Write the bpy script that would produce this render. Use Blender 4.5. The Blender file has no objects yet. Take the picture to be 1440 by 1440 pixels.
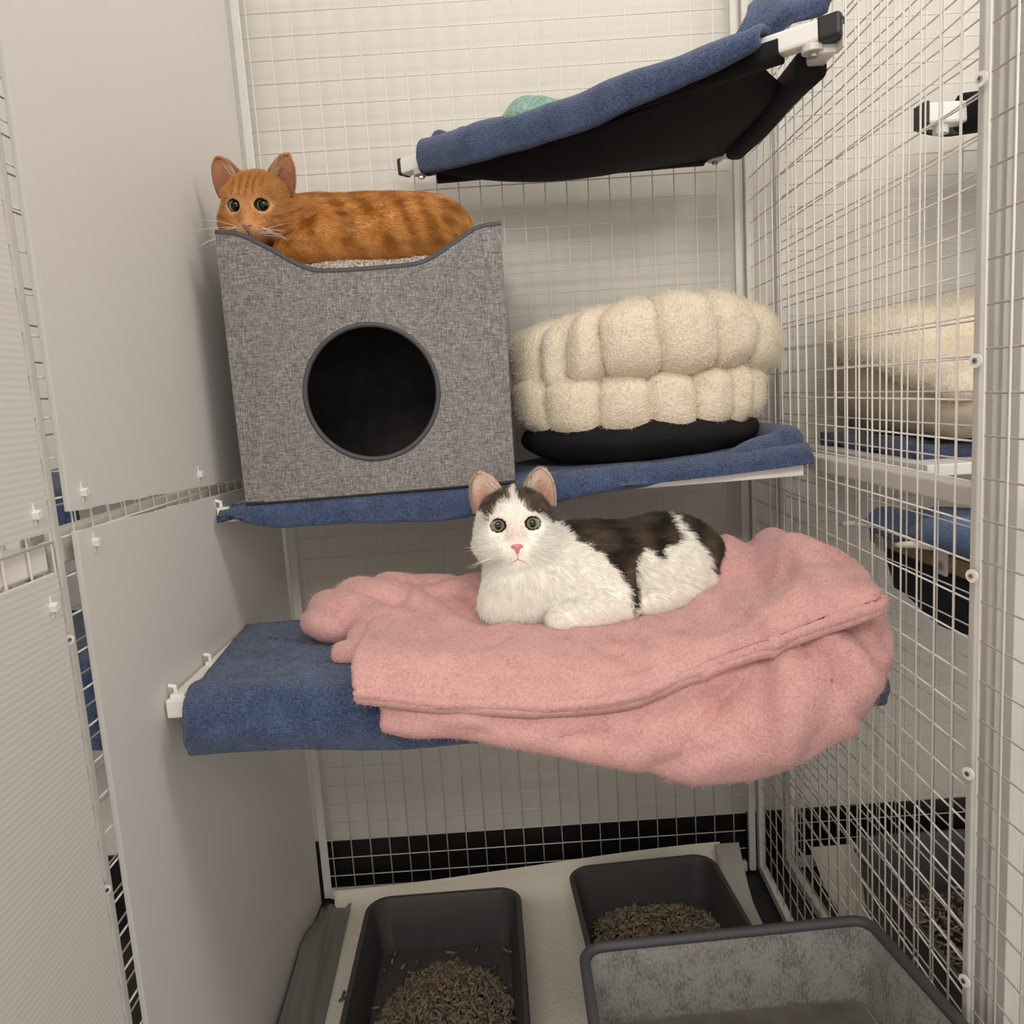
import bpy, math, random
import numpy as np
from mathutils import Vector, Matrix

scene = bpy.context.scene
COL = scene.collection

# ------------------------------------------------------------------ camera
cam_d = bpy.data.cameras.new('camera')
cam_d.sensor_width = 36.0
cam_d.lens = 36.0 * 1133.03 / 1440.0
cam_d.clip_start = 0.05
cam_o = bpy.data.objects.new('camera', cam_d)
COL.objects.link(cam_o)
_p, _y, _r = 0.145, -0.0053, 0.0653
_F = np.array([-math.sin(_y) * math.cos(_p), math.cos(_y) * math.cos(_p), -math.sin(_p)])
_R = np.array([math.cos(_y), math.sin(_y), 0.0])
_U = np.cross(_R, _F)
_Rr = math.cos(_r) * _R - math.sin(_r) * _U
_Ur = math.sin(_r) * _R + math.cos(_r) * _U
cam_o.matrix_world = Matrix(((_Rr[0], _Ur[0], -_F[0], 0.4512), (_Rr[1], _Ur[1], -_F[1], -1.5672),
                             (_Rr[2], _Ur[2], -_F[2], 1.0272), (0, 0, 0, 1)))
scene.camera = cam_o

# ------------------------------------------------------------------ world and room lamps
world = bpy.data.worlds.new('world')
scene.world = world
world.use_nodes = True
bg = world.node_tree.nodes['Background']
bg.inputs['Color'].default_value = (1.0, 0.965, 0.92, 1)
bg.inputs['Strength'].default_value = 1.0
# a pale room: its walls (around the horizon) are brighter than its ceiling and floor
_wt = world.node_tree
_tc = _wt.nodes.new('ShaderNodeTexCoord')
_sx = _wt.nodes.new('ShaderNodeSeparateXYZ')
_rm = _wt.nodes.new('ShaderNodeValToRGB')
_mr = _wt.nodes.new('ShaderNodeMapRange')
_mr.inputs['From Min'].default_value = -1.0
_wt.links.new(_tc.outputs['Generated'], _sx.inputs[0])
_wt.links.new(_sx.outputs['Z'], _mr.inputs['Value'])
_wt.links.new(_mr.outputs[0], _rm.inputs['Fac'])
_e = _rm.color_ramp.elements
for _k in range(2):
    _e.new(0.5)
for _el, (_pp, _v) in zip(_e, ((0.30, 0.60), (0.46, 1.50), (0.58, 1.50), (0.80, 0.36))):
    _el.position = _pp
    _el.color = (_v, _v * 0.96, _v * 0.905, 1)
_wt.links.new(_rm.outputs['Color'], bg.inputs['Color'])

def area_lamp(name, loc, target, sx, sy, power, color=(1.0, 0.95, 0.88)):
    d = bpy.data.lights.new(name, 'AREA')
    d.shape = 'RECTANGLE'
    d.size, d.size_y = sx, sy
    d.energy = power
    d.color = color
    o = bpy.data.objects.new(name, d)
    COL.objects.link(o)
    o.location = loc
    o.rotation_euler = (Vector(target) - Vector(loc)).to_track_quat('-Z', 'Y').to_euler()
    return o

area_lamp('ceiling_lamp', (1.0, -1.0, 2.45), (0.75, -0.6, 0.6), 0.40, 0.35, 6)
area_lamp('ceiling_lamp.001', (0.25, -2.9, 2.3), (0.45, -0.5, 0.75), 1.4, 0.6, 27)
area_lamp('ceiling_lamp.002', (2.2, -1.2, 2.45), (1.6, -0.4, 0.6), 0.6, 0.6, 9)

scene.view_settings.view_transform = 'Standard'
scene.view_settings.look = 'None'
scene.view_settings.gamma = 1.0
scene.view_settings.use_curve_mapping = False
scene.view_settings.exposure = 0.24

# ------------------------------------------------------------------ helpers
rng = np.random.default_rng(7)

def fbm(p, f=1.0, seed=0, octv=2):
    """cheap smooth pseudo noise of points (N,3) in about -1..1"""
    r = np.random.default_rng(seed)
    out = np.zeros(len(p))
    amp, tot = 1.0, 0.0
    for o in range(octv):
        for k in range(4):
            d = r.normal(size=3)
            d /= np.linalg.norm(d)
            w = r.uniform(0.7, 1.3) * f
            out += amp * np.sin(w * (p @ d) + r.uniform(0, 6.28) + 1.3 * np.sin(w * 0.7 * (p @ np.roll(d, 1)) + r.uniform(0, 6.28)))
        tot += amp * 2.2
        amp *= 0.5
        f *= 2.1
    return out / tot

def sm(a, b, x):
    t = np.clip((x - a) / (b - a), 0, 1)
    return t * t * (3 - 2 * t)

class NT:
    """small node-tree helper"""
    def __init__(s, name):
        s.m = bpy.data.materials.new(name)
        s.m.use_nodes = True
        s.t = s.m.node_tree
        s.b = s.t.nodes['Principled BSDF']
    def n(s, kind, **kw):
        nd = s.t.nodes.new(kind)
        for k, v in kw.items():
            if k in nd.inputs:
                nd.inputs[k].default_value = v
            else:
                setattr(nd, k, v)
        return nd
    def l(s, a, b):
        s.t.links.new(a, b)
    def coord(s, scale=(1, 1, 1)):
        c = s.n('ShaderNodeTexCoord')
        mp = s.n('ShaderNodeMapping')
        mp.inputs['Scale'].default_value = scale
        s.l(c.outputs['Object'], mp.inputs['Vector'])
        return mp.outputs['Vector']
    def noise(s, scale, detail=2.0, vec=None, rough=0.5):
        nd = s.n('ShaderNodeTexNoise', Scale=scale, Detail=detail, Roughness=rough)
        s.l(vec if vec is not None else s.coord(), nd.inputs['Vector'])
        return nd.outputs['Fac']
    def ramp(s, fac, stops):
        r = s.n('ShaderNodeValToRGB')
        e = r.color_ramp.elements
        while len(e) < len(stops):
            e.new(0.5)
        for el, (p, c) in zip(e, stops):
            el.position = p
            el.color = (*c, 1)
        s.l(fac, r.inputs['Fac'])
        return r.outputs['Color']
    def bump(s, h, strength, dist=0.002, normal=None):
        b = s.n('ShaderNodeBump', Strength=strength, Distance=dist)
        s.l(h, b.inputs['Height'])
        if normal is not None:
            s.l(normal, b.inputs['Normal'])
        s.l(b.outputs['Normal'], s.b.inputs['Normal'])
        return b.outputs['Normal']

def plain(name, col, rough=0.5, metal=0.0, spec=0.5, var=0.0, vscale=8.0, bump=0.0, bscale=60.0, sheen=0.0):
    k = NT(name)
    k.b.inputs['Roughness'].default_value = rough
    k.b.inputs['Metallic'].default_value = metal
    k.b.inputs['Specular IOR Level'].default_value = spec
    if sheen:
        k.b.inputs['Sheen Weight'].default_value = sheen
        k.b.inputs['Sheen Roughness'].default_value = 0.5
    c = np.array(col)
    if var > 0:
        k.l(k.ramp(k.noise(vscale, 4.0), [(0.3, tuple(c * (1 - var))), (0.7, tuple(np.minimum(c * (1 + var), 1)))]), k.b.inputs['Base Color'])
    else:
        k.b.inputs['Base Color'].default_value = (*col, 1)
    if bump > 0:
        k.bump(k.noise(bscale, 3.0), bump)
    return k.m

def attr_mat(name, rough=0.7, sheen=0.0, spec=0.2, bump=0.0, bscale=300.0):
    k = NT(name)
    a = k.n('ShaderNodeAttribute', attribute_name='Col')
    k.l(a.outputs['Color'], k.b.inputs['Base Color'])
    k.b.inputs['Roughness'].default_value = rough
    k.b.inputs['Specular IOR Level'].default_value = spec
    if sheen:
        k.b.inputs['Sheen Weight'].default_value = sheen
    if bump:
        k.bump(k.noise(bscale, 3.0), bump)
    return k.m

def link(name, data, parent=None):
    o = bpy.data.objects.new(name, data)
    COL.objects.link(o)
    if parent is not None:
        o.parent = parent
    return o

def wloc(o):
    v = np.zeros(3)
    while o is not None:
        v += np.array(o.location)
        o = o.parent
    return v

def mesh_obj(name, V, F, mat, parent=None, smooth=True, cols=None, origin=None):
    """V in world metres; the object's origin is its parent's (or ORIGIN / the world's)"""
    V = np.asarray(V, float)
    off = wloc(parent) if parent is not None else (np.array(origin, float) if origin is not None else np.zeros(3))
    me = bpy.data.meshes.new(name)
    me.from_pydata((V - off).tolist(), [], [list(map(int, f)) for f in F])
    me.update()
    if smooth:
        me.polygons.foreach_set('use_smooth', [True] * len(me.polygons))
    if cols is not None:
        a = me.color_attributes.new('Col', 'FLOAT_COLOR', 'POINT')
        c4 = np.ones((len(V), 4))
        c4[:, :3] = cols
        a.data.foreach_set('color', c4.ravel())
    for m_ in (mat if isinstance(mat, (list, tuple)) else [mat]):
        me.materials.append(m_)
    o = link(name, me, parent)
    if parent is None and origin is not None:
        o.location = origin
    return o

def tag(o, label=None, cat=None, group=None, kind=None):
    if label: o['label'] = label
    if cat: o['category'] = cat
    if group: o['group'] = group
    if kind: o['kind'] = kind
    return o

def thing(name, label, cat, loc, group=None):
    o = link(name, None)
    o.location = loc
    o.empty_display_size = 0.02
    return tag(o, label, cat, group)

def bevel(o, w=0.002, seg=2, ang=40):
    m = o.modifiers.new('bevel', 'BEVEL')
    m.width, m.segments = w, seg
    m.limit_method = 'ANGLE'
    m.angle_limit = math.radians(ang)
    return o

class MB:
    def __init__(s):
        s.V, s.F = [], []
    def add(s, V, F):
        n = len(s.V)
        s.V += [tuple(map(float, v)) for v in V]
        s.F += [tuple(int(i) + n for i in f) for f in F]
        return s
    def box(s, lo, hi, R=None, c=None):
        lo, hi = np.array(lo, float), np.array(hi, float)
        V = np.array([[(lo, hi)[i][0], (lo, hi)[j][1], (lo, hi)[k][2]] for i in (0, 1) for j in (0, 1) for k in (0, 1)])
        if R is not None:
            c = np.array(c if c is not None else (0, 0, 0), float)
            V = V @ np.array(R).T + c
        return s.add(V, [(0, 1, 3, 2), (4, 6, 7, 5), (0, 4, 5, 1), (2, 3, 7, 6), (0, 2, 6, 4), (1, 5, 7, 3)])
    def tube(s, P, r, n=6, cap=True, closed=False):
        P = np.asarray(P, float)
        m = len(P)
        rr = np.full(m, r) if np.isscalar(r) else np.asarray(r)
        T = np.roll(P, -1, 0) - np.roll(P, 1, 0) if closed else np.gradient(P, axis=0)
        T /= np.linalg.norm(T, axis=1)[:, None] + 1e-12
        up = np.array([0, 0, 1.0]) if abs(T[0][2]) < 0.9 else np.array([1.0, 0, 0])
        N = np.cross(T[0], up); N /= np.linalg.norm(N)
        V = []
        for i in range(m):
            N = N - T[i] * (N @ T[i]); N /= np.linalg.norm(N)
            B = np.cross(T[i], N)
            for k in range(n):
                a = 2 * math.pi * (k + 0.5) / n
                V.append(P[i] + rr[i] * (math.cos(a) * N + math.sin(a) * B))
        F = []
        for i in range(m if closed else m - 1):
            j = (i + 1) % m
            for k in range(n):
                k2 = (k + 1) % n
                F.append((i * n + k, i * n + k2, j * n + k2, j * n + k))
        if cap and not closed:
            F.append(tuple(range(n))[::-1]); F.append(tuple((m - 1) * n + k for k in range(n)))
        return s.add(V, F)
    def prism(s, poly, y0, y1, axis='y'):
        """poly: (a,b) list; extruded along axis"""
        n = len(poly)
        def mk(a, b, t):
            return {'y': (a, t, b), 'x': (t, a, b), 'z': (a, b, t)}[axis]
        V = [mk(a, b, y0) for a, b in poly] + [mk(a, b, y1) for a, b in poly]
        F = [tuple(range(n)), tuple(range(2 * n - 1, n - 1, -1))] + [(i, i + n, (i + 1) % n + n, (i + 1) % n) for i in range(n)]
        return s.add(V, F)
    def grid(s, P, closed_u=False):
        P = np.asarray(P, float)
        a, b = P.shape[:2]
        F = []
        for i in range(a if closed_u else a - 1):
            for j in range(b - 1):
                i2 = (i + 1) % a
                F.append((i * b + j, i2 * b + j, i2 * b + j + 1, i * b + j + 1))
        return s.add(P.reshape(-1, 3), F)
    def obj(s, name, mat, parent=None, smooth=False, origin=None):
        return mesh_obj(name, np.array(s.V), s.F, mat, parent, smooth, origin=origin)

def copy_tree(o, parent=None):
    c = o.copy()
    COL.objects.link(c)
    c.parent = parent
    for ch in list(o.children):
        copy_tree(ch, c)
    return c

def catmull(P, n):
    """resample control points (m,k) to n points with a Catmull-Rom spline"""
    P = np.asarray(P, float)
    m = len(P)
    E = np.concatenate([(2 * P[0] - P[1])[None], P, (2 * P[-1] - P[-2])[None]])
    t = np.linspace(0, m - 1, n)
    i = np.minimum(t.astype(int), m - 2)
    f = (t - i)[:, None] if P.ndim == 2 else (t - i)[:, None, None]
    a, b, c, d = E[i], E[i + 1], E[i + 2], E[i + 3]
    return 0.5 * (2 * b + (c - a) * f + (2 * a - 5 * b + 4 * c - d) * f ** 2 + (3 * b - a - 3 * c + d) * f ** 3)

def spline_grid(C, nu, nv):
    """C: control grid (a,b,3) -> (nu,nv,3)"""
    C = np.asarray(C, float)
    A = catmull(C, nu)
    return np.transpose(catmull(np.transpose(A, (1, 0, 2)), nv), (1, 0, 2))

def grid_normals(P):
    du = np.gradient(P, axis=0); dv = np.gradient(P, axis=1)
    n = np.cross(du, dv)
    return n / (np.linalg.norm(n, axis=2)[..., None] + 1e-12)

def sheet(P, thick):
    """closed thick sheet with a rounded rim from a grid of mid points -> V, F"""
    P = np.asarray(P, float)
    a, b = P.shape[:2]
    N = grid_normals(P)
    top, bot = P + N * thick / 2, P - N * thick / 2
    V = np.vstack([top.reshape(-1, 3), bot.reshape(-1, 3)])
    o = a * b
    F = []
    for i in range(a - 1):
        for j in range(b - 1):
            q = (i * b + j, (i + 1) * b + j, (i + 1) * b + j + 1, i * b + j + 1)
            F.append(q); F.append(tuple(o + k for k in q[::-1]))
    rim = [(i, 0) for i in range(a)] + [(a - 1, j) for j in range(1, b)] + [(i, b - 1) for i in range(a - 2, -1, -1)] + [(0, j) for j in range(b - 2, 0, -1)]
    # rounded rim: one ring pushed outwards by half a thickness
    V = list(map(tuple, V)); base = len(V)
    for k, (i, j) in enumerate(rim):
        ii = 1 if i == 0 else (a - 2 if i == a - 1 else i)
        jj = 1 if j == 0 else (b - 2 if j == b - 1 else j)
        d = P[i, j] - P[ii, jj]
        d = d / (np.linalg.norm(d) + 1e-9) * thick * 0.45
        V.append(tuple(P[i, j] + d))
    n = len(rim)
    for k in range(n):
        k2 = (k + 1) % n
        i, j = rim[k]; i2, j2 = rim[k2]
        t0, t1 = i * b + j, i2 * b + j2
        F.append((t1, t0, base + k, base + k2)); F.append((base + k2, base + k, o + t0, o + t1))
    return np.array(V), F

# ------------------------------------------------------------------ implicit surfaces (surface nets)
def sdf_mesh(fn, lo, hi, h):
    lo, hi = np.array(lo, float), np.array(hi, float)
    ax = [np.arange(lo[i], hi[i] + h, h) for i in range(3)]
    n = [len(x) for x in ax]
    S = np.empty(n, np.float32)
    yy, zz = np.meshgrid(ax[1], ax[2], indexing='ij')
    for i0 in range(0, n[0], 16):
        i1 = min(n[0], i0 + 16)
        X = np.stack([np.broadcast_to(ax[0][i0:i1, None, None], (i1 - i0, n[1], n[2])),
                      np.broadcast_to(yy, (i1 - i0, n[1], n[2])), np.broadcast_to(zz, (i1 - i0, n[1], n[2]))], -1).reshape(-1, 3)
        S[i0:i1] = fn(X).reshape(i1 - i0, n[1], n[2])
    ins = S < 0
    c = [(i, j, k) for i in (0, 1) for j in (0, 1) for k in (0, 1)]
    sl = lambda A, i, j, k: A[i:n[0] - 1 + i, j:n[1] - 1 + j, k:n[2] - 1 + k]
    cnt = sum(sl(ins, *q).astype(np.int8) for q in c)
    act = (cnt > 0) & (cnt < 8)
    idx = np.argwhere(act)
    vid = np.full(act.shape, -1, np.int64)
    vid[tuple(idx.T)] = np.arange(len(idx))
    acc = np.zeros((len(idx), 3)); num = np.zeros(len(idx))
    for a in c:
        for d in range(3):
            if a[d] == 1: continue
            b = list(a); b[d] = 1
            sa = S[idx[:, 0] + a[0], idx[:, 1] + a[1], idx[:, 2] + a[2]]
            sb = S[idx[:, 0] + b[0], idx[:, 1] + b[1], idx[:, 2] + b[2]]
            m = (sa < 0) != (sb < 0)
            t = np.where(m, sa / np.where(m, sa - sb, 1), 0)
            p = np.tile(np.array(a, float), (len(idx), 1)); p[:, d] += t
            acc[m] += p[m]; num[m] += 1
    V = lo + (idx + acc / num[:, None]) * h
    F = []
    for d in range(3):
        e, f = [(1, 2), (2, 0), (0, 1)][d]
        s0 = [slice(None)] * 3; s1 = [slice(None)] * 3
        s0[d] = slice(0, -1); s1[d] = slice(1, None)
        A, B = ins[tuple(s0)], ins[tuple(s1)]
        ed = np.argwhere(A != B)
        ed = ed[(ed[:, e] > 0) & (ed[:, f] > 0) & (ed[:, e] < n[e] - 1) & (ed[:, f] < n[f] - 1)]
        fl = A[tuple(ed.T)]
        q = []
        for de, df in ((0, 0), (1, 0), (1, 1), (0, 1)):
            k = ed.copy(); k[:, e] -= 1 - de; k[:, f] -= 1 - df
            q.append(vid[tuple(k.T)])
        q = np.stack(q, 1)
        q[~fl] = q[~fl][:, ::-1]
        F.append(q)
    F = np.vstack(F)
    F = F[(F >= 0).all(1)]
    return V, F

def smin(a, b, k):
    h = np.clip(0.5 + 0.5 * (b - a) / k, 0, 1)
    return b + (a - b) * h - k * h * (1 - h)

def smax(a, b, k):
    return -smin(-a, -b, k)

def ell(X, c, r, R=None):
    q = X - np.array(c)
    if R is not None:
        q = q @ np.array(R)
    r = np.array(r)
    k0 = np.linalg.norm(q / r, axis=1); k1 = np.linalg.norm(q / r ** 2, axis=1) + 1e-9
    return k0 * (k0 - 1) / k1

def cone(X, a, b, ra, rb):
    a, b = np.array(a, float), np.array(b, float)
    d = b - a
    t = np.clip(((X - a) @ d) / (d @ d), 0, 1)
    return np.linalg.norm(X - a - t[:, None] * d, axis=1) - (ra + (rb - ra) * t)

def rotm(ax, deg):
    return np.array(Matrix.Rotation(math.radians(deg), 3, ax))

def smooth_mesh(V, F, it=2, lam=0.5):
    V = V.copy()
    e = np.vstack([F[:, [0, 1]], F[:, [1, 2]], F[:, [2, 3]], F[:, [3, 0]]])
    e = np.vstack([e, e[:, ::-1]])
    for _ in range(it):
        s = np.zeros_like(V); n = np.zeros(len(V))
        np.add.at(s, e[:, 0], V[e[:, 1]]); np.add.at(n, e[:, 0], 1)
        V = V + lam * (s / np.maximum(n, 1)[:, None] - V)
    return V

def vnormals(V, F):
    F = np.asarray(F)
    n = np.cross(V[F[:, 2]] - V[F[:, 0]], V[F[:, 3]] - V[F[:, 1]])
    N = np.zeros_like(V)
    for k in range(4):
        np.add.at(N, F[:, k], n)
    return N / (np.linalg.norm(N, axis=1)[:, None] + 1e-12)

def scatter(V, F, n, seed=1, weight=None):
    """n random points on quads -> positions, normals, vertex index of a corner"""
    r = np.random.default_rng(seed)
    F = np.asarray(F)
    ar = 0.5 * np.linalg.norm(np.cross(V[F[:, 2]] - V[F[:, 0]], V[F[:, 3]] - V[F[:, 1]]), axis=1)
    if weight is not None:
        ar = ar * weight(V[F].mean(1))
    f = F[r.choice(len(F), n, p=ar / ar.sum())]
    u, v = r.random(n)[:, None], r.random(n)[:, None]
    P = V[f[:, 0]] * (1 - u) * (1 - v) + V[f[:, 1]] * u * (1 - v) + V[f[:, 2]] * u * v + V[f[:, 3]] * (1 - u) * v
    N = vnormals(V, F)
    Nn = N[f[:, 0]] * (1 - u) * (1 - v) + N[f[:, 1]] * u * (1 - v) + N[f[:, 2]] * u * v + N[f[:, 3]] * (1 - u) * v
    return P, Nn / (np.linalg.norm(Nn, axis=1)[:, None] + 1e-9), f[:, 0]

def hair(name, P, D, L, cols, mat, parent, radius=0.00016, seg=4, curl=None, seed=3):
    """hair curves: roots P, unit directions D, lengths L, colours; CURL is the direction the tip turns to"""
    n = len(P)
    hc = bpy.data.hair_curves.new(name)
    hc.add_curves([seg] * n)
    t = np.linspace(0, 1, seg)[None, :, None]
    C = D if curl is None else curl
    pts = P[:, None, :] + (D[:, None, :] * t + (C - D)[:, None, :] * t * t * 0.5) * L[:, None, None]
    pts = pts - wloc(parent)
    hc.attributes['position'].data.foreach_set('vector', pts.astype(np.float32).ravel())
    ra = hc.attributes.get('radius') or hc.attributes.new('radius', 'FLOAT', 'POINT')
    rr = np.broadcast_to((radius * (1 - 0.75 * t[0, :, 0] ** 2))[None, :], (n, seg))
    ra.data.foreach_set('value', np.ascontiguousarray(rr, np.float32).ravel())
    ca = hc.attributes.new('Col', 'FLOAT_COLOR', 'CURVE')
    c4 = np.ones((n, 4), np.float32); c4[:, :3] = cols
    ca.data.foreach_set('color', c4.ravel())
    hc.materials.append(mat)
    return link(name, hc, parent)
# ------------------------------------------------------------------ shared materials
M_wall = plain('wall_paint', (0.66, 0.625, 0.57), 0.75, spec=0.3, var=0.015, vscale=3, bump=0.05, bscale=180)
M_floor = plain('floor_black', (0.012, 0.012, 0.013), 0.4)
M_band = plain('black_tile', (0.008, 0.007, 0.008), 0.35)
M_wire = plain('white_coated_wire', (0.70, 0.66, 0.60), 0.4)
M_white = plain('white_lacquer', (0.80, 0.77, 0.72), 0.35, var=0.02)
M_alu = plain('grey_white_metal', (0.62, 0.595, 0.555), 0.45, metal=0.0, var=0.04, vscale=20)
M_steel = plain('screw_steel', (0.5, 0.48, 0.45), 0.35, metal=0.9)
M_black = plain('black_plastic', (0.012, 0.012, 0.013), 0.45)

def flute_mat(name, col, period, axis, strength):
    k = NT(name)
    k.b.inputs['Base Color'].default_value = (*col, 1)
    k.b.inputs['Roughness'].default_value = 0.5
    w = k.n('ShaderNodeTexWave', Scale=1.0, Distortion=0.15, wave_type='BANDS', bands_direction=axis, wave_profile='SIN')
    w.inputs['Scale'].default_value = 2 * math.pi / period / 20.0
    k.l(k.coord(), w.inputs['Vector'])
    k.bump(w.outputs['Fac'], strength, 0.001)
    return k.m
M_panel = flute_mat('white_hollow_sheet', (0.70, 0.67, 0.635), 0.006, 'Y', 0.04)
M_ribbed = flute_mat('white_ribbed_sheet', (0.70, 0.675, 0.635), 0.0065, 'Z', 0.14)

# ------------------------------------------------------------------ setting
def structure(name, lo, hi, mat):
    o = MB().box(lo, hi).obj(name, mat)
    o['kind'] = 'structure'
    return o
structure('floor', (-2.2, -3.4, -0.06), (3.4, 0.05, 0.0), M_floor)
structure('wall_back', (-2.2, 0.05, -0.06), (3.4, 0.17, 2.75), M_wall)
structure('baseboard_back', (-2.2, 0.043, 0.0), (3.4, 0.05, 0.106), M_band)
structure('wall_left', (-2.32, -3.4, -0.06), (-2.2, 0.17, 2.75), M_wall)
structure('wall_right', (3.4, -3.4, -0.06), (3.52, 0.17, 2.75), M_wall)

# ------------------------------------------------------------------ wire panels
WR = 0.00115
def rx(y):            # x of the right-hand mesh at depth y
    return 0.9346 + 0.035 * y

def wire_panel(name, label, P, hs, zs, z0, z1, rails, s_ext=(0, 0), group='white wire mesh panels'):
    """P(s) -> (x, y) along the panel; hs upright positions, zs heights; rails: (s, width, depth) frame uprights"""
    t = thing(name, label, 'wire panel', (*P(hs[len(hs) // 2]), z0), group)
    d = np.array(P(hs[-1])) - np.array(P(hs[0])); d = d / np.linalg.norm(d)
    nrm = np.array([-d[1], d[0]])
    b = MB()
    for s in hs:
        x, y = P(s)
        b.tube([(x, y, z0), (x, y, z1)], WR * 1.05, 6)
    s0, s1 = min(hs) - s_ext[0], max(hs) + s_ext[1]
    for z in zs:
        A, B = np.array(P(s0)) + nrm * WR * 1.9, np.array(P(s1)) + nrm * WR * 1.9
        b.tube([(*A, z), (*B, z)], WR, 6)
    b.obj('wire_grid', M_wire, t, smooth=True)
    for s, w, dp in rails:
        x, y = P(s)
        R = np.array([[d[0], nrm[0], 0], [d[1], nrm[1], 0], [0, 0, 1]])
        f = MB().box((-w / 2, -dp / 2, z0), (w / 2, dp / 2, z1), R, (x, y, 0)).obj('upright', M_alu, t)
        bevel(f, 0.002)
    R = np.array([[d[0], nrm[0], 0], [d[1], nrm[1], 0], [0, 0, 1]])
    L = np.linalg.norm(np.array(P(s1)) - np.array(P(s0)))
    f = MB().box((0, -0.007, z0), (L, 0.007, z0 + 0.02), R, (*P(s0), 0)).obj('bottom_rail', M_alu, t)
    bevel(f, 0.002)
    return t

ZT = 1.88
back = wire_panel('wire_panel', 'white square wire mesh panel across the back in front of the wall',
                  lambda s: (s, 0.0), [0.04 * c for c in range(1, 23)], [(43.3 - r) * 0.04 for r in range(-3, 43)], 0.004, ZT,
                  [(0.0215, 0.017, 0.004), (0.917, 0.014, 0.012)], (0.012, 0.025))
right = wire_panel('wire_panel', 'white square wire mesh side panel right of the two cats, nearest of the doubled meshes',
                   lambda s: (rx(-s), -s), [-0.043 + 0.04 * j for j in range(2, 21)], [(43.82 - r) * 0.04 for r in range(-2, 43)], 0.004, ZT,
                   [(0.004, 0.022, 0.012), (0.799, 0.012, 0.008)], (0.02, 0.046))
nbr = wire_panel('wire_panel', 'white square wire mesh side panel of the neighbouring enclosure, behind the right-hand mesh',
                 lambda s: (0.995, -s), [0.012 + 0.0395 * j for j in range(0, 19)], [0.036 + 0.04 * k for k in range(0, 46)], 0.004, ZT,
                 [(-0.008, 0.02, 0.012), (0.79, 0.02, 0.014)], (0.02, 0.05))
frontp = wire_panel('wire_panel', 'white wire mesh panel at the right picture edge in front of the ridged post',
                    lambda s: (0.9, -s), [0.817 + 0.0385 * j for j in range(0, 9)], [0.04 * k for k in range(1, 47)], 0.004, ZT,
                    [(1.15, 0.014, 0.012)], (0.0, 0.02))
leftp = wire_panel('wire_panel', 'white wire mesh side panel behind the smooth white plastic sheets',
                   lambda s: (-0.002, -s), [0.02 + 0.0395 * j for j in range(0, 20)], [0.0335 + 0.04 * k for k in range(0, 46)], 0.004, ZT,
                   [(0.01, 0.018, 0.012), (0.772, 0.011, 0.012)], (0.01, 0.03))
leftf = wire_panel('wire_panel', 'white wire mesh panel backing the ribbed plastic sheets at the left picture edge',
                   lambda s: (0.004, -s), [0.786 + 0.0395 * j for j in range(0, 10)], [0.0335 + 0.04 * k for k in range(0, 46)], 0.004, ZT,
                   [(1.16, 0.014, 0.012)], (0.0, 0.02))
leftn = wire_panel('wire_panel', 'white wire mesh panel of the left enclosure glimpsed through the narrow left gap',
                   lambda s: (-0.062, -s), [0.02 + 0.0395 * j for j in range(0, 20)], [0.016 + 0.04 * k for k in range(0, 46)], 0.004, ZT,
                   [(0.01, 0.018, 0.012)], (0.01, 0.03))

# white plastic sheets tied to the left mesh
def plastic_sheet(label, x0, x1, y0, y1, zb, zt, mat, ties, jag=0.0, seed=0):
    """zb / zt: heights at y0 and y1 of the lower and upper edge"""
    t = thing('plastic_sheet', label, 'plastic sheet', (x0, y0, min(zb)), 'white plastic wall sheets')
    r = np.random.default_rng(seed)
    n = 24
    b = MB()
    V = []
    for x in (x0, x1):
        for k in range(n + 1):
            f = k / n
            y = y0 + (y1 - y0) * f
            j = jag * r.normal()
            V.append((x, y, zb[0] + (zb[1] - zb[0]) * f + j * (zb[0] > 0.2)))
        for k in range(n, -1, -1):
            f = k / n
            j = jag * r.normal()
            V.append((x, y0 + (y1 - y0) * f, zt[0] + (zt[1] - zt[0]) * f + j * (zt[0] < 1.5)))
    m = 2 * n + 2
    F = [(i, n - (i - n - 1) if False else (m - 1 - i) % m, (m - 2 - i) % m, i + 1) for i in range(n)]
    F = F + [tuple(m + k for k in f[::-1]) for f in F]
    F += [(i, (i + 1) % m, m + (i + 1) % m, m + i) for i in range(m)]
    b.add(V, F)
    b.obj('sheet', mat, t)
    if ties:
        y, z = ties[0]
        def tie(y, z):
            k = MB()
            k.box((-0.0005, -0.004, -0.0035), (0.006, 0.004, 0.0035), rotm('X', 15), (x1, y, z))
            k.box((-0.0002, -0.0008, -0.011), (0.0007, 0.0008, 0.011), rotm('X', 2), (x1, y, z))
            return k
        for y, z in ties:
            o = tie(y, z).obj('cable_tie', M_white, t)
            bevel(o, 0.001)
    return t
upper = plastic_sheet('smooth white plastic sheet lining the left side above the seam', 0.003, 0.009, -0.752, -0.012, (0.9385, 0.908), (ZT, ZT), M_panel,
                      [(-0.725, 0.955), (-0.40, 0.942)], 0.0008, 1)
lower = plastic_sheet('smooth white plastic sheet lining the left side below the seam down to the floor', 0.003, 0.009, -0.746, -0.012, (0.002, 0.002), (0.917, 0.892), M_panel,
                      [(-0.715, 0.90)], 0.0005, 2)
upf = plastic_sheet('ribbed white plastic sheet at the left picture edge, above the slot', 0.007, 0.012, -1.2, -0.797, (0.93, 0.925), (ZT, ZT), M_ribbed,
                    [(-0.82, 0.945)], 0.0, 3)
lof = plastic_sheet('ribbed white plastic sheet at the left picture edge, below the slot', 0.007, 0.012, -1.2, -0.797, (0.002, 0.002), (0.885, 0.885), M_ribbed,
                    [(-0.815, 0.855)], 0.0, 4)

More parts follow.
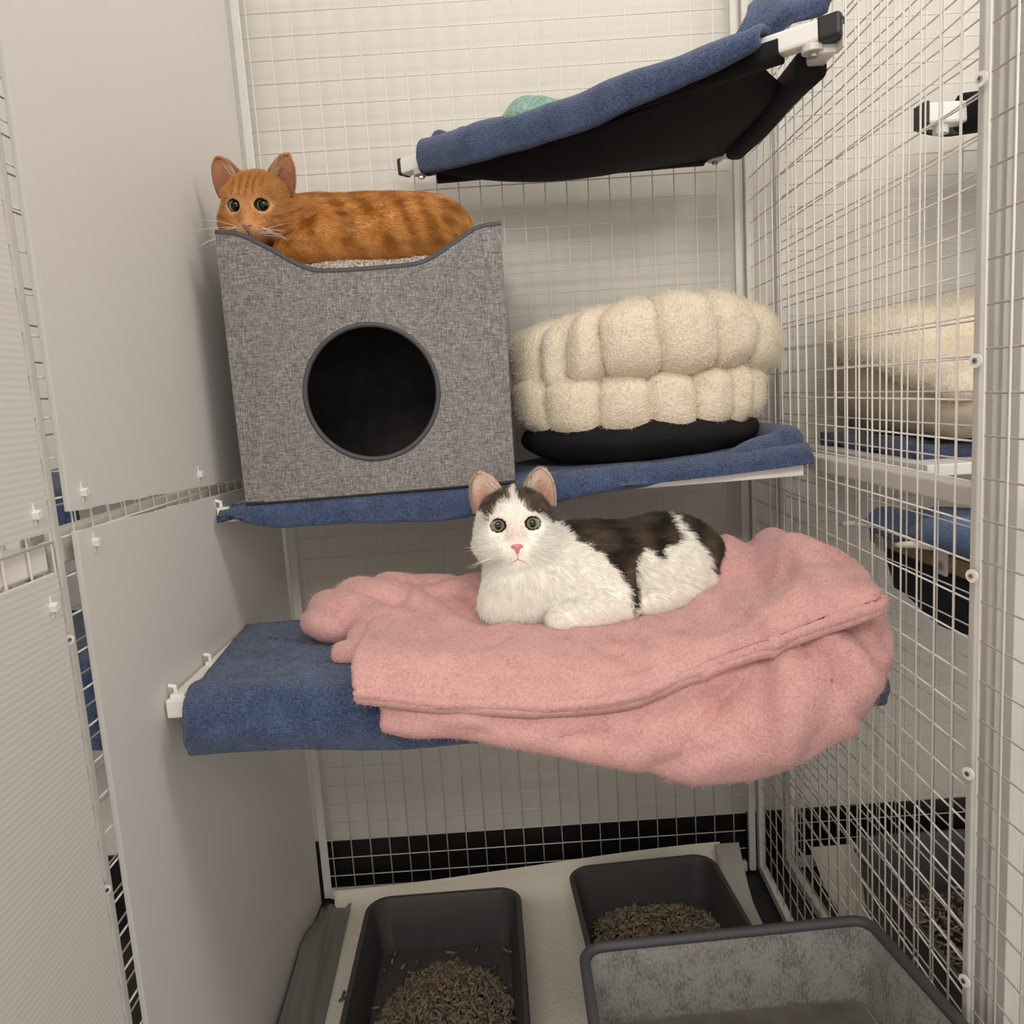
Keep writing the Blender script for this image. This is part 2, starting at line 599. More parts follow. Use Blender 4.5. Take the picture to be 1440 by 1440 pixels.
o = MB().box((-0.024, -0.765, 0.884), (-0.008, -0.02, 0.921)).obj('crossbar', M_white)
bevel(o, 0.003)
tag(o, 'white crossbar behind the seam of the smooth plastic sheets', 'rail')
# slotted crossbar behind the slot at the left edge
o = MB().box((-0.03, -1.2, 0.885), (0.001, -0.79, 0.912)).obj('crossbar', M_white)
bevel(o, 0.003)
tag(o, 'white crossbar in the slot between the ribbed plastic sheets', 'rail')
o = MB().box((0.942, -0.772, 0.876), (0.972, -0.03, 0.899)).obj('crossbar', M_alu)
bevel(o, 0.003)
tag(o, 'grey-white crossbar along the right mesh at the height of the upper shelf', 'rail')
o = MB().box((0.944, -1.25, 0.872), (0.974, -0.835, 0.896)).obj('crossbar', M_alu)
bevel(o, 0.003)
tag(o, 'short grey-white crossbar right of the ridged post at the picture edge', 'rail')

# ridged post on the right and a plain one on the left
def ridged_post(name, label, c, z1, w=0.052, d=0.052):
    prof = []
    hw = w / 2; g = 0.0035
    def side(a0, a1, nrm):
        pts = []
        a0, a1, nrm = np.array(a0), np.array(a1), np.array(nrm)
        for f, dd in ((0, 0), (0.26, 0), (0.30, -g), (0.44, -g), (0.48, 0), (0.52, 0), (0.56, -g), (0.70, -g), (0.74, 0)):
            pts.append(tuple(a0 + (a1 - a0) * f + nrm * dd))
        return pts
    q = [(c[0] - hw, c[1] - d / 2), (c[0] + hw, c[1] - d / 2), (c[0] + hw, c[1] + d / 2), (c[0] - hw, c[1] + d / 2)]
    ns = [(0, -1), (1, 0), (0, 1), (-1, 0)]
    for k in range(4):
        prof += side(q[k], q[(k + 1) % 4], ns[k])
    o = MB().prism(prof, 0.0, z1, 'z').obj(name, M_alu, origin=(c[0], c[1], 0))
    bevel(o, 0.001)
    return tag(o, label, 'post')
ridged_post('post', 'grey-white ridged metal post behind the wires at the right picture edge', (0.9475, -0.803), ZT, 0.045, 0.056)
ridged_post('post', 'narrow white post in the gap at the left picture edge', (-0.032, -0.797), ZT, 0.036, 0.018)

# washers with a cross screw
wm = MB()
a = np.linspace(0, 2 * math.pi, 17)[:-1]
def disc(b, c, ax, r, t):
    ax = np.array(ax, float); ax /= np.linalg.norm(ax)
    b.tube([np.array(c), np.array(c) + ax * t], r, 18)
    return b
def washer(label, p, ax, r=0.0065):
    ax = np.array(ax, float); ax /= np.linalg.norm(ax)
    t = thing('screw', label, 'screw', p, 'screws with white washers on the posts')
    disc(MB(), p, ax, r, 0.0018).obj('washer', M_white, t)
    q = np.array(p) + ax * 0.0018
    h = disc(MB(), q, ax, r * 0.42, 0.0012).obj('screw_head', M_steel, t)
    q2 = q + ax * 0.0012
    u = np.array([0, 0, 1.0]); v = np.cross(ax, u)
    b = MB()
    for d in (u, v):
        b.tube([q2 - d * r * 0.25, q2 + d * r * 0.25], 0.0004, 4)
    b.obj('cross_slot', M_black, t)
    return t
ws = [('near the top of the right-hand post', 1.276), ('level with the cream cushions on the right-hand post', 1.03),
      ('level with the lying white cat on the right-hand post', 0.825), ('below the pink blanket level on the right-hand post', 0.622),
      ('lowest on the right-hand post', 0.392)]
for tx, z in ws:
    washer('white washer with cross screw ' + tx, (0.8955, -0.812, z), (-1, -0.35, 0))
for tx, z in (('on the left gap strip beside the lower ribbed sheet', 0.815), ('low on the left gap strip near the dark floor', 0.545)):
    washer('white washer with cross screw ' + tx, (0.0075, -0.7875, z), (1, -0.6, 0.1), 0.005)

# ------------------------------------------------------------------ shelves
def shelf(label, x0, x1, y0, y1, zt, th, tilt, clips, frame=False):
    t = thing('shelf', label, 'shelf', ((x0 + x1) / 2, y1, zt - th), 'white shelves of the enclosure')
    b = MB().box((x0, y0, -th), (x1, y1, 0))
    V = np.array(b.V)
    V[:, 2] += zt + tilt * (V[:, 0] - 0.0)
    bevel(mesh_obj('board', V, b.F, M_white, t, smooth=False), 0.002)
    for x, y, dx in clips:
        z = zt + tilt * x
        c = MB().box((x - 0.009, y - 0.007, z - th * 0.4), (x + 0.009, y + 0.007, z + 0.004))
        c.tube([(x - dx * 0.004, y, z + 0.004), (x - dx * 0.004, y, z + 0.012), (x - dx * 0.012, y, z + 0.014)], 0.003, 8)
        bevel(c.obj('hook', M_white, t), 0.001)
    return t
shelf('white shelf under the grey cube and cream cushions', 0.012, 0.905, -0.352, -0.02, 0.8815, 0.019, 0.0145, [(0.02, -0.345, 1)])
shelf('white shelf under the pink blanket', 0.012, 0.892, -0.607, -0.30, 0.680, 0.024, 0.004, [(0.024, -0.592, 1), (0.024, -0.47, 1)])

# ------------------------------------------------------------------ litter trays, liner, felt basket
def rrect(w, d, r, n=6):
    P = []
    for cx, cy, a0 in ((w / 2 - r, d / 2 - r, 0), (-w / 2 + r, d / 2 - r, 90), (-w / 2 + r, -d / 2 + r, 180), (w / 2 - r, -d / 2 + r, 270)):
        for k in range(n + 1):
            a = math.radians(a0 + 90 * k / n)
            P.append((cx + r * math.cos(a), cy + r * math.sin(a)))
    return np.array(P)

def loft(b, rings, cap0=False, cap1=False):
    n = len(rings[0])
    V = np.vstack(rings)
    F = []
    for i in range(len(rings) - 1):
        for k in range(n):
            k2 = (k + 1) % n
            F.append((i * n + k, i * n + k2, (i + 1) * n + k2, (i + 1) * n + k))
    if cap0: F.append(tuple(range(n))[::-1])
    if cap1: F.append(tuple((len(rings) - 1) * n + k for k in range(n)))
    return b.add(V, F)

def ring(w, d, r, z, c, rot=0.0):
    P = rrect(w, d, r)
    cs, sn = math.cos(rot), math.sin(rot)
    return np.stack([c[0] + cs * P[:, 0] - sn * P[:, 1], c[1] + sn * P[:, 0] + cs * P[:, 1], np.full(len(P), z)], 1)

M_tray = plain('charcoal_plastic', (0.056, 0.051, 0.051), 0.42, spec=0.4, var=0.06, vscale=30)
def tray(name, label, c, w, d, h, rot, z0=0.006):
    t = thing(name, label, 'litter tray', (c[0], c[1], z0), 'charcoal litter trays')
    b = MB()
    k = 0.034
    loft(b, [ring(w - k, d - k, 0.035, z0, c, rot), ring(w - 0.012, d - 0.012, 0.04, z0 + h - 0.012, c, rot), ring(w, d, 0.042, z0 + h - 0.011, c, rot),
             ring(w + 0.002, d + 0.002, 0.042, z0 + h - 0.003, c, rot), ring(w - 0.003, d - 0.003, 0.041, z0 + h, c, rot),
             ring(w - 0.016, d - 0.016, 0.036, z0 + h - 0.001, c, rot), ring(w - 0.021, d - 0.021, 0.034, z0 + h - 0.008, c, rot),
             ring(w - 0.05, d - 0.05, 0.03, z0 + 0.010, c, rot), ring(w - 0.07, d - 0.07, 0.02, z0 + 0.005, c, rot)], True, True)
    o = b.obj('tray_body', M_tray, t, smooth=True)
    o.modifiers.new('e', 'EDGE_SPLIT').split_angle = math.radians(50)
    return t
tray('litter_tray', 'charcoal litter tray on the floor at front left, half full of pellets', (0.287, -0.345), 0.288, 0.385, 0.096, 0.02)
tray('litter_tray', 'charcoal litter tray at the back right, partly hidden by the felt bed', (0.674, -0.245), 0.288, 0.30, 0.098, 0.06)

M_pellet = NT('wood_pellets')
_oi = M_pellet.n('ShaderNodeAttribute', attribute_name='Col')
M_pellet.l(_oi.outputs['Color'], M_pellet.b.inputs['Base Color'])
M_pellet.b.inputs['Roughness'].default_value = 0.85
M_pellet = M_pellet.m
def pellets(name, label, n, place, seed):
    r = np.random.default_rng(seed)
    b = MB(); cols = []
    for k in range(n):
        x, y, z = place(r)
        L = r.uniform(0.008, 0.019); rad = r.uniform(0.0019, 0.0026)
        a = r.uniform(0, math.pi); e = r.normal(0, 0.35)
        d = np.array([math.cos(a) * math.cos(e), math.sin(a) * math.cos(e), math.sin(e)]) * L / 2
        p = np.array([x, y, z])
        bend = np.array([0, 0, r.normal(0, 0.001)])
        n0 = len(b.V)
        b.tube([p - d, p + bend, p + d], rad, 5)
        c = np.array([0.22, 0.17, 0.115]) * r.uniform(0.45, 1.25) * (1 + 0.1 * r.normal(size=3))
        cols += [np.clip(c, 0.02, 1)] * (len(b.V) - n0)
    o = mesh_obj(name, np.array(b.V), b.F, M_pellet, None, True, np.array(cols))
    return tag(o, label, 'cat litter', kind='stuff')
def heap1(r):
    while True:
        x, y = r.uniform(0.17, 0.405), r.uniform(-0.51, -0.20)
        q = ((x - 0.295) / 0.122) ** 2 + (max(0, y + 0.43) / 0.19) ** 2
        if q < 1 or r.random() < 0.02: break
    h = 0.032 * max(0, 1 - q) ** 0.7
    return x, y, 0.016 + r.uniform(0.2, 1) ** 0.5 * h + 0.002
def heap2(r):
    while True:
        x, y = r.uniform(0.56, 0.795), r.uniform(-0.37, -0.13)
        q = (abs(x - 0.675) / 0.125) ** 3 + (abs(y + 0.26) / 0.135) ** 3
        if q < 1 or r.random() < 0.01: break
    h = 0.030 * max(0, 1 - q) ** 0.5
    return x, y, 0.016 + r.uniform(0.2, 1) ** 0.5 * h + 0.002
pellets('litter_pellets', 'brown wood pellets heaped in the front left tray', 2600, heap1, 3)
pellets('litter_pellets', 'brown wood pellets spread in the back right tray', 2000, heap2, 4)
# two stray pellets on the paper
for k, (x, y, a, lb) in enumerate(((0.108, -0.30, 0.5, 'stray brown pellets on the paper at the left of the front tray'), (0.476, -0.405, 1.2, 'stray brown crumb on the paper between the trays'))):
    b = MB()
    for q in range(2 - k):
        c_, s_ = math.cos(a + q), math.sin(a + q)
        b.tube([(x - 0.006 * c_, y - 0.006 * s_ + q * 0.012, 0.0075), (x + 0.006 * c_, y + 0.006 * s_ + q * 0.012, 0.0085)], 0.0026, 7)
    V = np.array(b.V)
    tag(mesh_obj('litter_crumb', V, b.F, M_pellet, None, True, np.tile([0.13, 0.095, 0.06], (len(V), 1))), lb, 'cat litter')

# floor liner: grey plastic sheet with curled edges, white paper towels on top
k = NT('grey_film')
k.b.inputs['Base Color'].default_value = (0.20, 0.19, 0.175, 1)
k.b.inputs['Roughness'].default_value = 0.25
k.bump(k.noise(25, 3), 0.25, 0.004)
M_film = k.m
k = NT('paper_towel')
k.b.inputs['Base Color'].default_value = (0.78, 0.72, 0.62, 1)
k.b.inputs['Roughness'].default_value = 0.9
v = k.n('ShaderNodeTexVoronoi', Scale=140.0)
k.l(k.coord(), v.inputs['Vector'])
k.bump(v.outputs['Distance'], 0.35, 0.002)
M_paper = k.m
def paper_edge(x):
    return 0.012 + 0.052 * sm(0.0, 0.9, x)
nu, nv = 40, 30
P = np.zeros((nu, nv, 3))
for i, u in enumerate(np.linspace(0, 1, nu)):
    for j, v_ in enumerate(np.linspace(0, 1, nv)):
        x0_ = 0.038 + 0.030 * (1 - v_); x = x0_ + u * (0.845 - x0_)
        if v_ < 0.8:
            y = -0.75 + (v_ / 0.8) * 0.69; z = 0.004 + 0.0012 * math.sin(9 * x + 7 * y)
        else:
            f = (v_ - 0.8) / 0.2
            y = -0.06 + 0.046 * math.sin(f * math.pi / 2); z = 0.004 + (paper_edge(x) + 0.012) * f ** 1.6
        P[i, j] = (x, y, z)
o = mesh_obj('paper_towel', *sheet(P, 0.002), M_paper)
tag(o, 'white embossed paper towel sheet covering the enclosure floor under the trays', 'paper towel')
P = np.zeros((30, 16, 3))
for i, u in enumerate(np.linspace(0, 1, 30)):
    for j, v_ in enumerate(np.linspace(0, 1, 16)):
        y = -0.75 + u * 0.715
        lift = 0.050 * abs(1 - v_) ** 1.5 * (0.6 + 0.4 * math.sin(2.0 + 6 * u)) * sm(1.0, 0.75, u) + 0.006 * math.sin(9 * v_ + 5 * u)
        P[i, j] = (0.014 + 0.006 * (1 - u) + v_ * (0.062 + 0.02 * (1 - u)), y, 0.0075 + max(0, lift))
o = mesh_obj('floor_film', *sheet(P, 0.0012), M_film)
tag(o, 'grey plastic film curling up along the left side of the floor', 'plastic film')
b = MB()
P = np.zeros((6, 14, 3))
for i, u in enumerate(np.linspace(0, 1, 6)):
    for j, v_ in enumerate(np.linspace(0, 1, 14)):
        f = max(0, (v_ - 0.75) / 0.25)
        P[i, j] = (0.835 + u * 0.05 * (0.75 + 0.25 * v_), -0.45 + v_ * 0.435, 0.0065 + 0.001 * math.sin(12 * v_) + 0.07 * f ** 1.5)
o = mesh_obj('floor_film', *sheet(P, 0.0012), plain('pale_film', (0.42, 0.40, 0.36), 0.35))
tag(o, 'pale grey plastic film edge beside the back right litter tray', 'plastic film')

k = NT('grey_felt')
f1 = k.noise(1.0, 3.0, k.coord((420, 420, 190)), 0.75)
f2 = k.noise(40, 3.0)
mx = k.n('ShaderNodeMath', operation='MULTIPLY_ADD')
mx.inputs[1].default_value = 0.84
k.l(f1, mx.inputs[0]); 
m2 = k.n('ShaderNodeMath', operation='MULTIPLY'); m2.inputs[1].default_value = 0.45
k.l(f2, m2.inputs[0]); k.l(m2.outputs[0], mx.inputs[2])
k.l(k.ramp(mx.outputs[0], [(0.32, (0.052, 0.049, 0.044)), (0.5, (0.118, 0.113, 0.102)), (0.70, (0.245, 0.235, 0.212))]), k.b.inputs['Base Color'])
k.b.inputs['Roughness'].default_value = 0.95
k.bump(f1, 0.5, 0.002)
M_felt = k.m
M_piping = plain('dark_grey_piping', (0.055, 0.055, 0.06), 0.6, bump=0.2, bscale=900)
M_cushfab = plain('dark_taupe_plush', (0.075, 0.066, 0.054), 0.95, var=0.35, vscale=25, bump=0.5, bscale=350, sheen=0.3)

BZ = 0.352
def basket():
    t = thing('pet_basket', 'grey felt pet bed with dark piped rim on the floor at front right', 'pet bed', (0.69, -0.95, 0.0))
    def q(z, ins=0.0):
        f = z / BZ
        x0, x1 = 0.53 - 0.028 * f + ins, 0.842 + 0.03 * f - ins
        y1 = -0.678 + 0.012 * f - ins
        y0 = -1.14
        # outline, back edge rises slightly away from the viewer on the right
        base = rrect(x1 - x0, y1 - y0, 0.03 - min(ins, 0.01), 5)
        P = base + [(x0 + x1) / 2, (y0 + y1) / 2]
        P[:, 1] += 0.05 * (P[:, 0] - 0.52) * f * (P[:, 1] > -0.9)
        P[:, 0] += (0.13 * f * np.clip(-0.70 - P[:, 1], 0, 0.5) * (P[:, 0] > 0.7))
        return np.stack([P[:, 0], P[:, 1], np.full(len(P), z)], 1)
    b = MB()
    loft(b, [q(0.0), q(0.06), q(0.2), q(BZ - 0.006), q(BZ, 0.003), q(BZ, 0.008), q(BZ - 0.006, 0.011), q(0.255, 0.011), q(0.24, 0.011)], True, False)
    b.obj('felt_wall', M_felt, t, smooth=True).modifiers.new('e', 'EDGE_SPLIT').split_angle = math.radians(40)
    rg = q(BZ + 0.001, 0.0055)
    b = MB(); b.tube(rg, 0.0068, 8, closed=True)
    b.obj('rim_piping', M_piping, t, smooth=True)
    b = MB()
    r0, r1, r2, r3 = q(0.255, 0.0115), q(0.262, 0.02), q(0.256, 0.04), q(0.242, 0.06)
    r4 = q(0.236, 0.13)
    loft(b, [q(0.235, 0.0115), r0, r1, r2, r3, r4], False, True)
    b.obj('cushion', M_cushfab, t, smooth=True)
    return t
basket()
# ------------------------------------------------------------------ fabrics
def terry(name, col, dark, scale=400, rel=1.0):
    k = NT(name)
    n1 = k.noise(scale, 2.0, rough=0.6)
    n2 = k.noise(28, 3.0)
    m2 = k.n('ShaderNodeMath', operation='MULTIPLY_ADD'); m2.inputs[1].default_value = 0.30
    k.l(n2, m2.inputs[0])
    m3 = k.n('ShaderNodeMath', operation='MULTIPLY'); m3.inputs[1].default_value = 0.70
    k.l(n1, m3.inputs[0]); k.l(m3.outputs[0], m2.inputs[2])
    k.l(k.ramp(m2.outputs[0], [(0.40, dark), (0.60, col)]), k.b.inputs['Base Color'])
    k.b.inputs['Roughness'].default_value = 0.95
    k.b.inputs['Specular IOR Level'].default_value = 0.1
    k.b.inputs['Sheen Weight'].default_value = 0.25
    k.bump(n1, rel, 0.0035)
    return k.m
M_blue = terry('blue_terry', (0.080, 0.115, 0.215), (0.032, 0.050, 0.102))
M_teal = terry('teal_fleece', (0.27, 0.40, 0.35), (0.16, 0.27, 0.23), 200)
M_pink = terry('pink_fleece', (0.655, 0.362, 0.335), (0.555, 0.29, 0.275), 300, 0.45)
M_cream = terry('cream_plush', (0.76, 0.665, 0.525), (0.64, 0.545, 0.415), 260, 0.8)
M_tan = plain('tan_suede', (0.42, 0.345, 0.26), 0.9, var=0.15, vscale=14, bump=0.2, bscale=300)
M_blackfab = plain('black_fabric', (0.0065, 0.0062, 0.0072), 0.85, spec=0.25, bump=0.25, bscale=700)
M_navy = plain('navy_fabric', (0.012, 0.016, 0.032), 0.9, bump=0.2, bscale=600)
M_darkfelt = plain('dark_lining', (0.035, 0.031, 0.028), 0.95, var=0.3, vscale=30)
M_hair = attr_mat('pile_strands', 0.8, spec=0.15)

k = NT('grey_linen')
va = k.noise(1.0, 3.0, k.coord((900, 900, 110)), 0.7)
vb = k.noise(1.0, 3.0, k.coord((110, 110, 900)), 0.7)
md = k.n('ShaderNodeMath', operation='ADD'); k.l(va, md.inputs[0]); k.l(vb, md.inputs[1])
m5 = k.n('ShaderNodeMath', operation='MULTIPLY'); m5.inputs[1].default_value = 0.5; k.l(md.outputs[0], m5.inputs[0])
k.l(k.ramp(m5.outputs[0], [(0.38, (0.085, 0.080, 0.077)), (0.5, (0.20, 0.188, 0.178)), (0.62, (0.37, 0.345, 0.32))]), k.b.inputs['Base Color'])
k.b.inputs['Roughness'].default_value = 0.9
k.b.inputs['Specular IOR Level'].default_value = 0.15
k.bump(m5.outputs[0], 0.35, 0.001)
M_linen = k.m
k = NT('speckled_plush')
n1 = k.noise(330, 2.0)
k.l(k.ramp(n1, [(0.35, (0.16, 0.12, 0.10)), (0.5, (0.36, 0.29, 0.25)), (0.64, (0.56, 0.48, 0.42))]), k.b.inputs['Base Color'])
k.b.inputs['Roughness'].default_value = 1.0
k.bump(n1, 1.0, 0.004)
M_speckle = k.m

def pile(name, V, F, n, length, col, parent, seed=5, var=0.12, lean=0.8, radius=0.0002, weight=None):
    P, N, _ = scatter(V, F, n, seed, weight)
    r = np.random.default_rng(seed + 50)
    d = N + lean * r.normal(size=N.shape) * 0.6
    d /= np.linalg.norm(d, axis=1)[:, None]
    c = np.clip(np.array(col) * (1 + var * r.normal(size=(n, 1))), 0, 1)
    clump = 0.6 + 0.5 * (fbm(P, 220, seed, 1) + 0.5)
    o = hair(name, P - N * 0.0006, d, length * clump * r.uniform(0.6, 1.2, n), c, M_hair, parent, radius, 3)
    o['kind'] = 'stuff'
    return o

# ------------------------------------------------------------------ grey cube house
FY, BY = -0.358, -0.022
def cube_house():
    t = thing('cat_cube', 'grey linen cat cube with round entrance and dipped top, orange cat on it', 'cat house', (0.263, -0.19, 0.893))
    dip = catmull([(0.058, 1.283), (0.090, 1.278), (0.135, 1.254), (0.175, 1.229), (0.215, 1.219), (0.33, 1.220), (0.365, 1.228), (0.401, 1.248), (0.435, 1.266), (0.469, 1.270)], 60)
    poly = [(0.0585, 0.8905)] + [(0.0575, 1.0), (0.0573, 1.15)] + [tuple(p) for p in dip] + [(0.4675, 1.15), (0.4655, 1.0), (0.465, 0.8975)]
    poly = np.array(poly)
    hc, hr = np.array([0.262, 1.043]), 0.0985
    N = 160
    def outer(a):
        d = np.array([math.cos(a), math.sin(a)])
        best = 9
        for i in range(len(poly)):
            p, q = poly[i], poly[(i + 1) % len(poly)]
            e = q - p
            den = d[0] * e[1] - d[1] * e[0]
            if abs(den) < 1e-12: continue
            w = p - hc
            tt = (w[0] * e[1] - w[1] * e[0]) / den
            s = (w[0] * d[1] - w[1] * d[0]) / den
            if tt > 0 and -1e-6 <= s <= 1 + 1e-6: best = min(best, tt)
        return hc + d * best
    ang = sorted(set(list(np.linspace(0, 2 * math.pi, N, endpoint=False)) + [math.atan2(*(p - hc)[::-1]) % (2 * math.pi) for p in poly]))
    O = np.array([outer(a) for a in ang]); H = np.array([hc + hr * np.array([math.cos(a), math.sin(a)]) for a in ang])
    n = len(ang)
    def bow(P):
        return -0.0025 * np.sin(np.clip((P[:, 0] - 0.06) / 0.4, 0, 1) * math.pi)
    def ringp(P, y):
        return np.stack([P[:, 0], y + bow(P), P[:, 1]], 1)
    mid = H + (O - H) * 0.5
    b = MB()
    loft(b, [ringp(H, FY + 0.009), ringp(H, FY), ringp(mid, FY), ringp(O, FY), ringp(O, FY + 0.009), ringp(mid, FY + 0.009), ringp(H, FY + 0.009)])
    b.obj('front_panel', M_linen, t)
    b = MB().prism([tuple(p) for p in poly], BY - 0.008, BY, 'y')
    b.obj('back_panel', M_linen, t)
    for nm, x0, x1, z0, z1, zt0 in (('side_panel', 0.0580, 0.066, 0.891, 0.891, 1.281), ('side_panel', 0.4575, 0.4665, 0.897, 0.897, 1.269)):
        MB().box((x0, FY + 0.009, z0), (x1, BY - 0.008, zt0)).obj(nm, M_linen, t)
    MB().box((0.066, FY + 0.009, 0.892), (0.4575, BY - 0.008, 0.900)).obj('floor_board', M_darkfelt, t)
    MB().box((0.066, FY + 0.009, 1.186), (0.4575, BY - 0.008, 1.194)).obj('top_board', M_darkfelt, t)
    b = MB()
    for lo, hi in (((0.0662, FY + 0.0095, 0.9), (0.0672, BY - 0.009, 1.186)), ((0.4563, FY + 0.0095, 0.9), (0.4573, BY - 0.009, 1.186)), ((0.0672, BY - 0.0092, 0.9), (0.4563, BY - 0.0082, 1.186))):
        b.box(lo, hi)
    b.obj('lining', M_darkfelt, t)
    MB().tube(ringp(hc + (H - hc) * 1.0, FY + 0.002)[::2], 0.0042, 8, closed=True).obj('entrance_piping', M_piping, t, smooth=True)
    tp = np.stack([dip[:, 0], np.full(60, FY + 0.0035) + bow(dip), dip[:, 1] + 0.001], 1)
    MB().tube(tp, 0.0046, 8).obj('top_piping', M_piping, t, smooth=True)
    tp2 = tp.copy(); tp2[:, 1] = BY - 0.004
    MB().tube(tp2, 0.0046, 8).obj('top_piping', M_piping, t, smooth=True)
    bp = np.array([(0.0585 + 0.4065 * f, FY + 0.003, 0.8905 + 0.007 * f) for f in np.linspace(0, 1, 8)])
    MB().tube(bp, 0.0038, 8).obj('bottom_piping', M_piping, t, smooth=True)
    # plush pad on top
    def f(X):
        q = np.abs(X - np.array([0.262, -0.19, 1.212])) - np.array([0.19, 0.154, 0.028]) + 0.022
        d = np.linalg.norm(np.maximum(q, 0), axis=1) + np.minimum(q.max(1), 0) - 0.022
        d = d + 0.006 * fbm(X, 38, 4, 2) + 0.012 * np.exp(-((X[:, 0] - 0.30) / 0.13) ** 2 - ((X[:, 1] + 0.15) / 0.1) ** 2) * (X[:, 2] > 1.22)
        return d
    V, F = sdf_mesh(f, (0.055, -0.365, 1.175), (0.47, -0.015, 1.262), 0.005)
    V[:, 1] = np.clip(V[:, 1], FY + 0.010, BY - 0.009)
    V[:, 0] = np.clip(V[:, 0], 0.067, 0.4565)
    V = V + vnormals(V, F) * (0.0012 * fbm(V, 700, 3, 1))[:, None]
    mesh_obj('plush_pad', V, F, M_speckle, t)
    return t
cube_house()

# ------------------------------------------------------------------ towels on the shelves (closed profile lofted along x)
def draped(name, label, xs, prof, mat, cat='towel', amp=0.002, f=30, seed=1, group=None, ends=None, fuzz=0, fcol=(0.070, 0.105, 0.20)):
    """prof(x) -> (m,2) closed loop of (y,z)"""
    rings = []
    for x in xs:
        p = np.asarray(prof(x))
        rings.append(np.stack([np.full(len(p), x), p[:, 0], p[:, 1]], 1))
    b = MB(); loft(b, rings, True, True)
    V = np.array(b.V)
    V += amp * np.stack([fbm(V, f, seed, 2) * 0.6, fbm(V, f, seed + 1, 2), fbm(V, f, seed + 2, 2)], 1)
    if ends is not None: V = ends(V)
    quads = np.array([q for q in b.F if len(q) == 4])
    o = mesh_obj(name, V, b.F, mat)
    if fuzz:
        pile('pile', V, quads, fuzz, 0.0030, fcol, o, seed, 0.28, 1.3, 0.00028, lambda p: np.where(p[:, 1] < -0.2, 1.0, 0.1) * np.where(vn_down(V, quads), 0.1, 1.0))
    return tag(o, label, cat, group)

def vn_down(V, F):
    n = np.cross(V[F[:, 2]] - V[F[:, 0]], V[F[:, 3]] - V[F[:, 1]])
    return n[:, 2] < -0.6 * np.linalg.norm(n, axis=1)

def towel_loop(yb, yf, zt, h, hem, th, nb=14, bulge=0.0, nf=14):
    """loop over the shelf top (zt), thickness h, hanging over the front edge at yf to HEM"""
    P = []
    for q in np.linspace(0, 1, nb):
        P.append((yb + (yf + 0.012 - yb) * q, zt + h))
    r = 0.012 + th
    for a in np.linspace(0, 90, 7)[1:]:
        a = math.radians(a)
        P.append((yf + 0.012 - r * math.sin(a), zt + h - r + r * math.cos(a)))
    z1 = zt + h - r
    for q in np.linspace(0, 1, nf)[1:]:
        P.append((yf - th - bulge * math.sin(math.pi * q), z1 + (hem + th * 0.5 - z1) * q))
    for a in np.linspace(0, 180, 6)[1:]:
        a = math.radians(a)
        P.append((yf - th / 2 - th / 2 * math.cos(a), hem + th * 0.5 - th / 2 * math.sin(a)))
    for q in np.linspace(0, 1, nf)[1:]:
        P.append((yf + 0.0, hem + th * 0.5 + (zt + 0.001 - hem - th * 0.5) * q))
    for q in np.linspace(0, 1, nb)[1:]:
        P.append((yf + (yb - yf) * q, zt + 0.001))
    return P

def up_prof(x):
    zt = 0.8815 + 0.0145 * x
    hem = np.interp(x, [0.0, 0.03, 0.06, 0.1, 0.33, 0.45, 0.544, 0.66, 0.72, 0.92], [0.880, 0.872, 0.856, 0.851, 0.845, 0.853, 0.864, 0.876, 0.890, 0.900])
    h = np.interp(x, [0.0, 0.05, 0.46, 0.50, 0.75, 0.92], [0.010, 0.008, 0.0085, 0.014, 0.022, 0.032])
    th = np.interp(x, [0, 0.45, 0.6, 0.92], [0.012, 0.011, 0.016, 0.020])
    hem = min(hem, zt + 0.004) if x > 0.7 else hem
    yf = -0.353
    return towel_loop(-0.03, yf, zt, h, hem, th)
def up_ends(V):
    k = sm(0.07, 0.018, V[:, 0])
    V[:, 2] += -0.010 * k * (V[:, 2] > 0.875)
    V[:, 1] += -0.006 * k * (V[:, 1] < -0.34)
    return V
b = draped('towel', 'blue terry towel under the grey cube, hanging over the upper shelf edge', np.linspace(0.016, 0.912, 90), up_prof, M_blue, amp=0.0022, seed=11, group='blue towels', ends=up_ends, fuzz=26000)
# turned-up end of the same towel on the right
def f(X):
    d = cone(X, (0.80, -0.335, 0.908), (0.893, -0.318, 0.930), 0.012, 0.021)
    d = smin(d, cone(X, (0.893, -0.318, 0.930), (0.897, -0.15, 0.93), 0.021, 0.02), 0.015)
    return d + 0.004 * fbm(X, 45, 8, 2)
V, F = sdf_mesh(f, (0.77, -0.37, 0.88), (0.93, -0.11, 0.97), 0.004)
me = b.data
b2 = mesh_obj('towel_roll', V, F, M_blue)
def join(a, o):
    """append mesh object o to mesh object a (one thing, one mesh)"""
    va = np.array([v.co[:] for v in a.data.vertices]) + wloc(a); vo = np.array([v.co[:] for v in o.data.vertices]) + wloc(o)
    fa = [tuple(p.vertices) for p in a.data.polygons]; fo = [tuple(i + len(va) for i in p.vertices) for p in o.data.polygons]
    m = bpy.data.meshes.new(a.name)
    m.from_pydata((np.vstack([va, vo]) - wloc(a)).tolist(), [], fa + fo); m.update()
    m.polygons.foreach_set('use_smooth', [True] * len(m.polygons))
    for mm in a.data.materials: m.materials.append(mm)
    a.data = m
    bpy.data.objects.remove(o)
join(b, b2)

